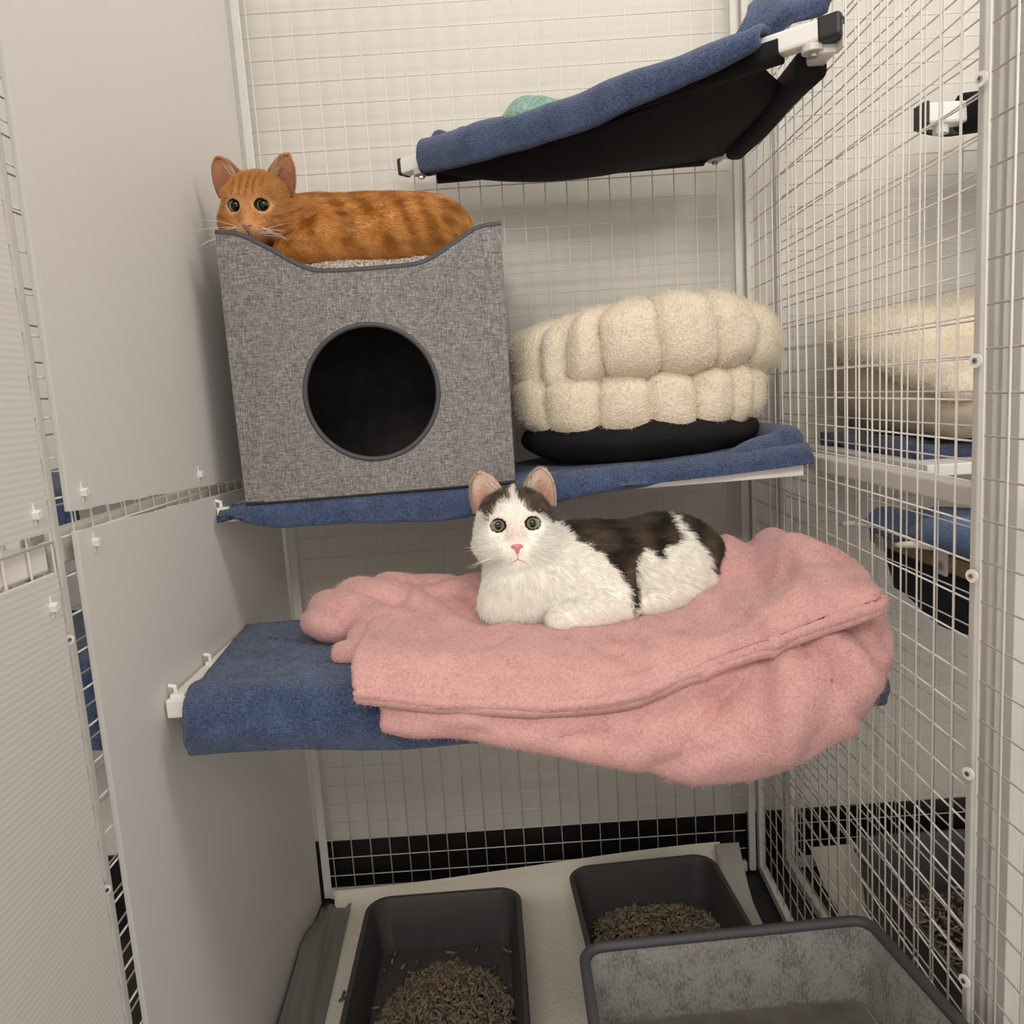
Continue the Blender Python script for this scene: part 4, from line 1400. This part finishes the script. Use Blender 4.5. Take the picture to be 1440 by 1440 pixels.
for i, u in enumerate(np.linspace(0, 1, 20)):
    for j, v in enumerate(np.linspace(0, 1, 20)):
        f = max(0, (v - 0.85) / 0.15)
        P[i, j] = (1.035 + 0.75 * u, -0.75 + v * 0.735, 0.004 + 0.0015 * math.sin(8 * u + 6 * v) + 0.05 * f ** 1.4)
tag(mesh_obj('paper_towel', *sheet(P, 0.002), M_paper), 'white paper sheet on the floor of the neighbouring enclosure', 'paper towel')

# ------------------------------------------------------------------ enclosure on the left, seen through the narrow gap
for zt, nm, y0, y1 in ((0.925, 'upper', -0.36, -0.03), (0.655, 'lower', -0.36, -0.03)):
    t = thing('shelf', 'white shelf of the left enclosure glimpsed through the narrow gap, the %s one' % nm, 'shelf', (-0.5, -0.03, zt - 0.02), 'white shelves of the enclosure')
    bevel(MB().box((-0.95, y0, zt - 0.018), (-0.17, y1, zt)).obj('board', M_white, t), 0.002)
def lf_prof(z, hem):
    return lambda x: towel_loop(-0.04, -0.362, z + 0.0005, 0.012, hem, 0.014)
draped('towel', 'blue towel sliver behind the left gap beside the upper sheet', np.linspace(-0.9, -0.19, 30), lf_prof(0.925, 0.872), M_blue, seed=51, group='blue towels')
draped('towel', 'blue towel sliver behind the left gap beside the lower sheet', np.linspace(-0.9, -0.19, 30), lf_prof(0.655, 0.52), M_blue, seed=52, group='blue towels')
# ------------------------------------------------------------------ cats
M_skin = attr_mat('cat_coat', 0.85, spec=0.12)
M_fur = attr_mat('cat_fur', 0.7, spec=0.25)
k = NT('cat_eye')
_a = k.n('ShaderNodeAttribute', attribute_name='Col')
k.l(_a.outputs['Color'], k.b.inputs['Base Color'])
k.b.inputs['Roughness'].default_value = 0.09
k.b.inputs['Specular IOR Level'].default_value = 0.35
M_eye = k.m

class Frame:
    """a head frame: local (right, forward, up) <-> world"""
    def __init__(s, c, fwd, roll):
        f = np.array(fwd, float); f /= np.linalg.norm(f)
        r = np.cross(f, (0, 0, 1)); r = -r / np.linalg.norm(r) * -1
        u = np.cross(r, f)
        a = math.radians(roll)
        s.r = math.cos(a) * r + math.sin(a) * u
        s.u = -math.sin(a) * r + math.cos(a) * u
        s.f = f; s.c = np.array(c, float)
        s.M = np.stack([s.r, s.f, s.u], 1)
    def w(s, p):
        return np.asarray(p, float) @ s.M.T + s.c
    def l(s, X):
        return (X - s.c) @ s.M

EC = 0.0050
def head_sdf(X, fr, g=1.0, cheek=1.0, ex=0.0212):
    q = fr.l(X) / g
    m = np.abs(q[:, 0])
    qa = q.copy(); qa[:, 0] = m
    d = ell(q, (0, -0.006, 0.010), (0.047, 0.047, 0.042))
    d = smin(d, ell(qa, (0.026, 0.010, -0.018), (0.027 * cheek, 0.030, 0.024)), 0.018)
    d = smin(d, ell(qa, (0.0105, 0.035, -0.029), (0.0150, 0.0145, 0.0125)), 0.010)
    d = smin(d, cone(q, (0, 0.032, 0.012), (0, 0.0445, -0.021), 0.0125, 0.0085), 0.011)
    d = smin(d, ell(q, (0, 0.029, -0.044), (0.014, 0.014, 0.009)), 0.009)
    d = smin(d, ell(qa, (0.020, 0.030, 0.020), (0.016, 0.012, 0.010)), 0.012)
    d = smax(d, -ell(qa, (ex, 0.0425, EC), (0.0092, 0.0120, 0.0080)), 0.003)
    return d * g

def make_ear(fr, g, side, base, tip, w, cup, turn):
    """closed thin shell; returns V, F, flag (1 on the inner, forward face), s"""
    base, tip = np.array(base) * g, np.array(tip) * g
    base[0] *= side; tip[0] *= side
    ns, nt = 26, 15
    W = np.array([side * math.cos(turn), 0.12, -math.sin(turn)])      # towards the outer edge
    ax = tip - base
    W = W - ax * (W @ ax) / (ax @ ax); W /= np.linalg.norm(W)
    Nf = np.cross(W, ax); Nf /= np.linalg.norm(Nf)
    if Nf[1] < 0: Nf = -Nf
    S = np.linspace(0, 1, ns) ** 0.8; T = np.linspace(-1, 1, nt)
    G = np.zeros((ns, nt, 3))
    for i, s in enumerate(S):
        ww = w * g * (1 - 0.60 * s) * math.sqrt(max(0.0, 1 - max(0.0, (s - 0.72) / 0.28) ** 2)) * (1 + 0.10 * math.sin(math.pi * s)) + 0.0006
        for j, t in enumerate(T):
            bow = (0.004 * g) * math.sin(math.pi * s) * t          # outer edge bulges
            G[i, j] = base + ax * s * (1 - 0.10 * (abs(t) ** 2) * (1 - s)) + W * (ww * t + bow * 0.6) + Nf * (cup * g * (t * t - 0.7) * (1 - 0.6 * s) + 0.004 * s)
    N = grid_normals(G)
    if (N[10, 7] @ Nf) < 0: N = -N
    th = 0.0013 * g
    A, B = G + N * th, G - N * th
    o = ns * nt
    V = np.vstack([A.reshape(-1, 3), B.reshape(-1, 3)])
    F = []
    for i in range(ns - 1):
        for j in range(nt - 1):
            q = [i * nt + j, i * nt + j + 1, (i + 1) * nt + j + 1, (i + 1) * nt + j]
            F.append(q); F.append([o + x for x in q[::-1]])
    for i in range(ns - 1):
        for j in (0, nt - 1):
            F.append([i * nt + j, (i + 1) * nt + j, o + (i + 1) * nt + j, o + i * nt + j])
    for j in range(nt - 1):
        F.append([(ns - 1) * nt + j, (ns - 1) * nt + j + 1, o + (ns - 1) * nt + j + 1, o + (ns - 1) * nt + j])
    s = np.tile(np.repeat(S, nt), 2); t = np.tile(np.tile(T, ns), 2)
    # outward orientation check
    F = np.array(F)
    fn = np.cross(V[F[0, 1]] - V[F[0, 0]], V[F[0, 2]] - V[F[0, 0]])
    return fr.w(V), F, np.r_[np.ones(o), np.zeros(o)], s, t, fr.M @ N.reshape(-1, 3).T

def make_eye(fr, g, side, iris, pupil, squash, parent, look, ex):
    c = fr.w(np.array([side * ex, 0.0262, EC]) * g)
    R = 0.0124 * g
    n, m = 48, 40
    f = np.array(look, float) - c; f = f / np.linalg.norm(f) * 0.45 + fr.f * 0.55; f /= np.linalg.norm(f)
    r = np.cross(f, (0, 0, 1)); r /= np.linalg.norm(r); u = np.cross(r, f)
    V, cols = [c + f * R], [(0.004, 0.004, 0.004)]
    for i in range(1, n + 1):
        th = math.radians(100 * i / n)
        for j in range(m):
            a = 2 * math.pi * j / m
            V.append(c + R * (math.cos(th) * f + math.sin(th) * (math.cos(a) * r + math.sin(a) * u)))
            rad = math.degrees(th) * math.hypot(math.cos(a) / squash, math.sin(a))
            if rad < pupil: cc = (0.004, 0.004, 0.004)
            elif math.degrees(th) < 46:
                v = (math.degrees(th) - pupil) / (46 - pupil)
                cc = np.array(iris) * (0.75 + 0.5 * v) * (0.92 + 0.08 * math.sin(24 * a))
            else: cc = (0.02, 0.014, 0.010)
            cols.append(cc)
    F = [(0, 1 + j, 1 + (j + 1) % m) for j in range(m)]
    for i in range(n - 1):
        for j in range(m):
            F.append((1 + i * m + j, 1 + (i + 1) * m + j, 1 + (i + 1) * m + (j + 1) % m, 1 + i * m + (j + 1) % m))
    return mesh_obj('eye', np.array(V), F, M_eye, parent, True, np.array(cols))

CAM = np.array([0.4512, -1.5672, 1.0272])
def make_cat(name, label, origin, fr, g, body, lo, hi, coat, furlen, flow, ears, eyes, nose_col, mouth_col, n_fur, seed, whisk, cheek=1.0, ex=0.0212):
    fn = lambda X: smin(head_sdf(X, fr, g, cheek, ex), body(X), 0.014)
    V, F = sdf_mesh(fn, lo, hi, 0.0022)
    V = smooth_mesh(V, F, 3, 0.5)
    nb_ = len(V)
    flag = np.zeros(nb_); es = np.zeros(nb_); et = np.zeros(nb_)
    Vs, Fs, fl, ss, ts = [V], [F], [flag], [es], [et]
    off = nb_
    for side, (base, tip, w, cup, turn) in ears.items():
        v, f, a, s, t, N = make_ear(fr, g, side, base, tip, w, cup, turn)
        Vs.append(v); Fs.append(f + off); fl.append(np.where(a > 0.5, 2.0, 1.0)); ss.append(s); ts.append(t); off += len(v)
    V, F = np.vstack(Vs), np.vstack(Fs)
    flag, es, et = np.concatenate(fl), np.concatenate(ss), np.concatenate(ts)
    cols = coat(V, flag, es, et)
    qv = fr.l(V) / g
    em = np.hypot((np.abs(qv[:, 0]) - ex) / 0.0092, (qv[:, 2] - EC) / 0.0080)
    cols = np.where(((em < 1.12) & (qv[:, 1] > 0.02) & (flag < 0.5))[:, None], np.array([0.035, 0.022, 0.016]), cols)
    root = mesh_obj(name, V, F, M_skin, None, True, np.clip(cols, 0, 1), origin=origin)
    tag(root, label, 'cat')
    for side, (iris, pup, sq) in eyes.items():
        make_eye(fr, g, side, iris, pup, sq, root, CAM, ex)
    # nose leather
    def nf(X):
        q = fr.l(X) / g
        d = ell(q, (0, 0.0500, -0.0220), (0.0080, 0.0050, 0.0038))
        d = smin(d, ell(q, (0, 0.0487, -0.0262), (0.0036, 0.0046, 0.0050)), 0.003)
        for sx in (-1, 1):
            d = smax(d, -ell(q, (sx * 0.0047, 0.0547, -0.0232), (0.0020, 0.0026, 0.0011)), 0.001)
        return d * g
    c = fr.w(np.array([0, 0.0487, -0.0237]) * g)
    Vn, Fn = sdf_mesh(nf, c - 0.014 * g, c + 0.014 * g, 0.0007)
    mesh_obj('nose', Vn, Fn, plain(name + '_nose', nose_col, 0.45, spec=0.4), root)
    b = MB()
    def surf(a, c_):
        """point on the face surface at local (a, c)"""
        bs = np.linspace(0.07, 0.0, 141)
        X = fr.w(np.stack([np.full(141, a), bs, np.full(141, c_)], 1) * g)
        d = fn(X)
        i = np.argmax(d < 0)
        return fr.w(np.array([a, bs[i] + 0.0012, c_]) * g)
    line = [surf(0, z) for z in np.linspace(-0.0295, -0.0375, 5)]
    b.tube(line, 0.0005 * g, 6)
    for sx in (-1, 1):
        pts = [surf(sx * a, -0.0375 - 0.0060 * (a / 0.0125)) for a in np.linspace(0, 0.0125, 8)]
        b.tube(pts, np.linspace(0.00055, 0.0003, 8) * g, 6)
    b.obj('mouth', plain(name + '_mouth', mouth_col, 0.6), root, smooth=True)
    # fur
    P, N, vi = scatter(V, F, n_fur, seed, lambda p: np.where(np.linalg.norm(fr.l(p) / g, axis=1) < 0.07, 2.2, 1.0) * np.where(p[:, 2] < lo[2] + 0.01, 0.2, 1.0) * np.where((p[:, 1] > hi[1] - 0.06), 0.5, 1.0))
    vf = flag[vi]
    q = fr.l(P) / g
    isear = vf > 0.5
    # stay clear of the eyes and the nose
    ed = np.where(q[:, 1] > 0.02, np.hypot(np.abs(q[:, 0]) - ex, (q[:, 2] - EC) / 0.87), 1.0)
    nd = np.linalg.norm((q - [0, 0.0490, -0.0235]) / [1.2, 1, 1], axis=1)
    keep = ((ed > 0.0097) & (nd > 0.0062)) | isear
    P, N, q, isear, vi, ed, nd = P[keep], N[keep], q[keep], isear[keep], vi[keep], ed[keep], nd[keep]
    r = np.random.default_rng(seed + 1)
    hd = np.linalg.norm(q, axis=1)
    hw = sm(0.085, 0.055, hd)[:, None]                      # 1 on the head
    ql = q - np.array([0, 0.056, -0.012]); ql[:, 2] += 0.25 * np.abs(ql[:, 0]) * (q[:, 2] < -0.01)
    hflow = ql / (np.linalg.norm(ql, axis=1)[:, None] + 1e-6) @ fr.M.T
    bflow = flow(P)
    fl_ = hflow * hw + bflow * (1 - hw)
    earflow = fr.M @ np.array([0, 0.25, 1.0])
    fl_ = np.where(isear[:, None], earflow, fl_)
    fl_ = fl_ - N * (fl_ * N).sum(1)[:, None]
    fl_ /= np.linalg.norm(fl_, axis=1)[:, None] + 1e-6
    jit = r.normal(size=P.shape)
    cl = np.stack([fbm(P, 260, seed + 3, 1), fbm(P, 260, seed + 4, 1), fbm(P, 260, seed + 5, 1)], 1)
    D = N * 0.62 + fl_ * 0.75 + jit * 0.13 + cl * 0.10
    D /= np.linalg.norm(D, axis=1)[:, None]
    C = N * 0.12 + fl_ * 1.0 + jit * 0.11 + cl * 0.14
    C /= np.linalg.norm(C, axis=1)[:, None]
    L = furlen(P) * (1 - hw[:, 0]) + hw[:, 0] * (0.0042 + 0.0050 * sm(0.02, 0.05, np.linalg.norm(q - np.array([0, 0.05, 0]), axis=1))) * g
    L *= sm(0.0088, 0.017, ed) * 0.72 + 0.28
    L *= sm(0.004, 0.016, nd) * 0.75 + 0.25
    L = np.where(isear, np.where((flag[vi] > 1.5), 0.0035, 0.0030) * g, L)
    L *= r.uniform(0.65, 1.25, len(L))
    jp = P + r.normal(size=P.shape) * 0.0012
    cc = coat(jp, flag[vi], es[vi], et[vi]) * (1 + 0.13 * r.normal(size=(len(P), 1)))
    hair('fur', P - N * 0.0008, D, L, np.clip(cc, 0.004, 0.95), M_fur, root, 0.00017, 4, C, seed + 2)
    # tufts inside the ears
    tp, tdr, tl = [], [], []
    for side, (base, tip, w, cup, turn) in ears.items():
        for kx in range(46):
            s_ = r.uniform(0.02, 0.5)
            p = np.array(base) + (np.array(tip) - np.array(base)) * s_
            p = p * [side, 1, 1]
            e = np.array([-side * math.cos(turn), 0, math.sin(turn)]) * w * (1 - 0.6 * s_) * r.uniform(0.45, 0.95)
            tp.append(fr.w((p + e + [0, 0.003, 0]) * g))
            d = np.array([side * 0.55, 0.45, 0.75]) + r.normal(size=3) * 0.22
            tdr.append(fr.M @ d); tl.append(r.uniform(0.012, 0.024) * g)
    tdr = np.array(tdr); tdr /= np.linalg.norm(tdr, axis=1)[:, None]
    hair('ear_tufts', np.array(tp), tdr, np.array(tl), np.tile(whisk, (len(tp), 1)), M_fur, root, 0.00018, 5, tdr + np.array([0, 0, -0.3]))
    # whiskers
    wp, wd, wl = [], [], []
    for side in (-1, 1):
        for kx in range(9):
            a, cc_ = 0.012 + 0.010 * r.random(), -0.022 - 0.014 * r.random()
            wp.append(surf(side * a, cc_))
            d = np.array([side * 1.0, 0.1 + 0.6 * r.random(), 0.35 - 0.75 * (kx / 9.0)])
            wd.append(fr.M @ (d / np.linalg.norm(d))); wl.append(r.uniform(0.035, 0.06) * g)
    wd = np.array(wd)
    hair('whiskers', np.array(wp), wd, np.array(wl), np.tile((0.85, 0.82, 0.75), (len(wp), 1)), M_fur, root, 0.00022, 8, wd + np.array([0, 0, -0.35]))
    return root

def mix(a, b, t):
    t = np.asarray(t)[:, None]
    return np.asarray(a) * (1 - t) + np.asarray(b) * t

def inpoly(x, y, poly):
    poly = np.array(poly); c = np.zeros(len(x), bool)
    for i in range(len(poly)):
        (x1, y1), (x2, y2) = poly[i], poly[i - 1]
        c ^= ((y1 > y) != (y2 > y)) & (x < (x2 - x1) * (y - y1) / (y2 - y1 + 1e-12) + x1)
    return c

# ---- white and tabby cat on the pink blanket
frW = Frame((0.4605, -0.458, 0.8415), (0.0, -0.985, 0.17), 0)
gW = 1.10
def bodyW(X):
    d = cone(X, (0.462, -0.440, 0.815), (0.490, -0.445, 0.775), 0.044, 0.060)
    d = smin(d, ell(X, (0.473, -0.472, 0.762), (0.062, 0.060, 0.060)), 0.03)
    d = smin(d, ell(X, (0.448, -0.500, 0.742), (0.042, 0.036, 0.034)), 0.02)
    d = smin(d, ell(X, (0.560, -0.430, 0.775), (0.100, 0.074, 0.066)), 0.03)
    d = smin(d, ell(X, (0.672, -0.412, 0.774), (0.090, 0.080, 0.066)), 0.03)
    d = smin(d, ell(X, (0.676, -0.468, 0.757), (0.066, 0.036, 0.050), rotm('Y', 20)), 0.012)
    d = smin(d, ell(X, (0.552, -0.488, 0.762), (0.050, 0.040, 0.048)), 0.02)
    d = smin(d, cone(X, (0.590, -0.508, 0.738), (0.522, -0.536, 0.731), 0.032, 0.020), 0.016)
    d = smin(d, ell(X, (0.513, -0.541, 0.729), (0.020, 0.017, 0.0145)), 0.006)
    d = smin(d, cone(X, (0.690, -0.485, 0.738), (0.640, -0.500, 0.732), 0.026, 0.020), 0.014)
    d = smin(d, cone(X, (0.755, -0.42, 0.748), (0.725, -0.470, 0.732), 0.030, 0.022), 0.010)
    return d
darkW = [(0.514, 0.90), (0.524, 0.838), (0.545, 0.823), (0.560, 0.815), (0.578, 0.800), (0.592, 0.785), (0.604, 0.765), (0.609, 0.745), (0.611, 0.727), (0.618, 0.740),
         (0.620, 0.775), (0.626, 0.795), (0.637, 0.808), (0.648, 0.802), (0.656, 0.790), (0.664, 0.806), (0.680, 0.812), (0.690, 0.815), (0.684, 0.832), (0.680, 0.842), (0.70, 0.90)]
tailW = [(0.680, 0.90), (0.688, 0.836), (0.702, 0.820), (0.716, 0.803), (0.728, 0.775), (0.738, 0.745), (0.80, 0.72), (0.82, 0.90)]
def coatW(X, flag, s, t):
    n = len(X)
    white = np.array([0.90, 0.85, 0.77])
    q = frW.l(X) / gW
    j = 0.0035 * np.stack([fbm(X, 260, 5, 2), fbm(X, 240, 6, 2)], 1)
    x, z = X[:, 0] + j[:, 0], X[:, 2] + j[:, 1]
    far = X[:, 1] > -0.405
    dk = (inpoly(x, z, darkW) | inpoly(x, z, tailW)) | (far & (x > 0.52) & (z > 0.75))
    stripe = 0.5 + 0.5 * np.sin(95 * (X[:, 0] - 0.5 * X[:, 2]) + 3.2 * fbm(X, 26, 8, 2))
    streak = 0.5 + 0.5 * fbm(X * np.array([0.35, 0.6, 1.0]), 420, 9, 2)
    tab = mix((0.018, 0.014, 0.011), (0.165, 0.118, 0.078), np.clip(0.55 * stripe * sm(0.90, 0.80, z) + 0.35 * streak, 0, 1) ** 1.45)
    c = np.where(dk[:, None], tab, white)
    # head patches in head coordinates
    h = (np.linalg.norm(q, axis=1) < 0.075) & (X[:, 0] < 0.53)
    a, cc = q[:, 0] + j[:, 0] * 0.7, q[:, 2] + j[:, 1] * 0.7
    lp = inpoly(a, cc, [(-0.046, 0.003), (-0.036, 0.010), (-0.026, 0.0195), (-0.017, 0.022), (-0.0105, 0.0275), (-0.006, 0.034), (-0.003, 0.040), (-0.002, 0.075), (-0.07, 0.08), (-0.060, 0.02)])
    rp = inpoly(a, cc, [(0.003, 0.075), (0.0035, 0.041), (0.008, 0.036), (0.014, 0.035), (0.021, 0.030), (0.027, 0.022), (0.033, 0.013), (0.043, 0.022), (0.07, 0.08)])
    tp = mix((0.035, 0.027, 0.020), (0.17, 0.125, 0.085), 0.5 + 0.5 * fbm(X * np.array([1, 0.5, 0.4]), 480, 12, 1))
    c = np.where((h & (lp | rp) & (flag < 0.5))[:, None], tp, c)
    # pink skin on the bridge of the nose
    br = np.exp(-((q[:, 0] / 0.008) ** 2 + ((q[:, 2] + 0.010) / 0.011) ** 2)) * (q[:, 1] > 0.03)
    c = mix(c, (0.72, 0.44, 0.38), 0.55 * br * h)
    pink = mix((0.56, 0.33, 0.255), (0.70, 0.53, 0.43), sm(0.2, 0.95, s) * 0.6 + 0.4 * np.abs(t))
    back = mix((0.20, 0.145, 0.10), (0.38, 0.29, 0.21), s)
    rim = mix(pink, (0.30, 0.22, 0.155), sm(0.55, 0.9, -t * np.sign(X[:, 0] - 0.4605)) * 0.8)
    c = np.where((flag > 1.5)[:, None], rim, c)
    c = np.where(((flag > 0.5) & (flag < 1.5))[:, None], back, c)
    return c
def lenW(P):
    return 0.0082 + 0.005 * np.exp(-((P[:, 0] - 0.455) / 0.06) ** 2 - ((P[:, 2] - 0.76) / 0.04) ** 2) + 0.002 * (P[:, 0] > 0.62) - 0.004 * sm(0.745, 0.72, P[:, 2])
def flowW(P):
    f = np.tile(np.array([0.75, 0.05, -0.55]), (len(P), 1))
    c = np.exp(-((P[:, 0] - 0.455) / 0.06) ** 2)[:, None]
    return f * (1 - c) + np.array([0.05, -0.1, -1.0]) * c
earsW = {-1: ((0.0300, -0.006, 0.029), (0.0385, -0.003, 0.0755), 0.0225, 0.010, 0.52), 1: ((0.0300, -0.006, 0.029), (0.0440, -0.003, 0.0745), 0.0225, 0.010, 0.50)}
make_cat('cat', 'white cat with dark tabby patches lying on the pink blanket, facing the viewer', (0.58, -0.44, 0.716), frW, gW, bodyW, (0.385, -0.575, 0.700), (0.795, -0.315, 0.915),
         coatW, lenW, flowW, earsW, {-1: ((0.27, 0.27, 0.165), 24, 0.80), 1: ((0.27, 0.27, 0.165), 24, 0.80)}, (0.66, 0.25, 0.215), (0.50, 0.25, 0.22), 120000, 201, (0.85, 0.80, 0.72))

# ---- orange tabby on the cube
frO = Frame((0.1020, -0.283, 1.3285), (-0.07, -0.97, -0.17), 3)
gO = 1.05
def bodyO(X):
    d = cone(X, (0.118, -0.258, 1.315), (0.165, -0.225, 1.300), 0.040, 0.054)
    d = smin(d, ell(X, (0.172, -0.232, 1.293), (0.066, 0.066, 0.052)), 0.03)
    d = smin(d, ell(X, (0.248, -0.200, 1.304), (0.112, 0.084, 0.057)), 0.03)
    d = smin(d, ell(X, (0.342, -0.198, 1.297), (0.082, 0.086, 0.056)), 0.03)
    d = smin(d, ell(X, (0.335, -0.262, 1.284), (0.066, 0.040, 0.042), rotm('Y', 15)), 0.03)
    d = smin(d, ell(X, (0.190, -0.285, 1.276), (0.055, 0.032, 0.034), rotm('Y', -12)), 0.022)
    d = smin(d, cone(X, (0.225, -0.295, 1.262), (0.150, -0.312, 1.262), 0.022, 0.018), 0.022)
    d = smin(d, ell(X, (0.268, -0.268, 1.272), (0.06, 0.03, 0.03)), 0.03)
    return d
def coatO(X, flag, s, t):
    q = frO.l(X) / gO
    lo_, md, hi_ = (0.215, 0.070, 0.011), (0.48, 0.195, 0.042), (0.68, 0.36, 0.13)
    n1 = fbm(X, 22, 31, 2); n2 = fbm(X * np.array([0.4, 0.7, 1]), 330, 33, 2)
    st = np.sin(150 * (X[:, 0] + 0.25 * X[:, 2]) + 3.4 * n1) + 0.9 * fbm(X, 75, 35, 2)
    d = 0.72 * sm(0.0, 1.1, st) * sm(1.245, 1.27, X[:, 2])
    d = np.maximum(d * sm(1.365, 1.335, X[:, 2]), 0.55 * sm(1.335, 1.36, X[:, 2]))
    c = mix(md, lo_, np.clip(d, 0, 1))
    c = mix(c, hi_, np.clip(0.30 * sm(-0.2, 0.8, -st) + 0.30 * n2 + 0.1, 0, 1))
    h = sm(0.072, 0.058, np.linalg.norm(q, axis=1)) * (X[:, 0] < 0.17)
    a, b, cc = q[:, 0], q[:, 1], q[:, 2]
    f = np.tile(np.array([0.52, 0.235, 0.070]), (len(X), 1))
    # forehead stripes
    fs = sm(0.35, 0.9, np.sin(a * 620 + 1.57 + 0.8 * fbm(X, 150, 37, 1))) * sm(0.012, 0.022, cc) * sm(0.026, 0.016, np.abs(a)) * sm(0.050, 0.040, cc)
    f = mix(f, (0.27, 0.085, 0.016), 0.95 * fs)
    ck = sm(0.3, 0.9, np.sin((cc * 1.0 - 0.35 * np.abs(a)) * 480 + 0.6)) * sm(0.028, 0.036, np.abs(a)) * sm(0.012, 0.0, cc)
    f = mix(f, (0.30, 0.10, 0.02), 0.8 * ck)
    pale = np.exp(-(((np.abs(a) - 0.021) / 0.014) ** 2 + ((cc - 0.006) / 0.0115) ** 2)) * (b > 0.02)
    f = mix(f, (0.74, 0.47, 0.24), np.clip(0.85 * pale, 0, 1))
    mz = np.exp(-((a / 0.020) ** 2 + ((cc + 0.030) / 0.012) ** 2)) * (b > 0.02)
    f = mix(f, (0.52, 0.34, 0.21), 0.75 * mz)  # muzzle fur, greyed to put the shadow under the nose into its colour
    nb_ = np.exp(-((a / 0.009) ** 2 + ((cc + 0.006) / 0.016) ** 2)) * (b > 0.03)
    f = mix(f, (0.60, 0.29, 0.13), 0.8 * nb_)
    c = c * (1 - h[:, None]) + f * h[:, None]
    inner = mix((0.40, 0.175, 0.105), (0.46, 0.22, 0.12), sm(0.2, 1, s))
    c = np.where((flag > 1.5)[:, None], inner, c)
    c = np.where(((flag > 0.5) & (flag < 1.5))[:, None], np.array([0.50, 0.19, 0.045]), c)
    return c
def lenO(P):
    return 0.0085 + 0.002 * sm(1.30, 1.26, P[:, 2]) + 0 * P[:, 0]
def flowO(P):
    return np.tile(np.array([0.85, 0.0, -0.45]), (len(P), 1))
earsO = {-1: ((0.0330, -0.006, 0.025), (0.0530, -0.003, 0.0730), 0.0225, 0.010, 0.62), 1: ((0.0330, -0.006, 0.025), (0.0505, -0.003, 0.0715), 0.0225, 0.010, 0.60)}
make_cat('cat', 'orange tabby cat lying on top of the grey cube, chin on its rim', (0.24, -0.20, 1.244), frO, gO, bodyO, (0.030, -0.352, 1.232), (0.440, -0.095, 1.40),
         coatO, lenO, flowO, earsO, {-1: ((0.34, 0.31, 0.16), 35, 0.95), 1: ((0.34, 0.31, 0.16), 35, 0.95)}, (0.40, 0.19, 0.13), (0.16, 0.08, 0.055), 110000, 301, (0.75, 0.58, 0.40), 1.0, 0.0200)
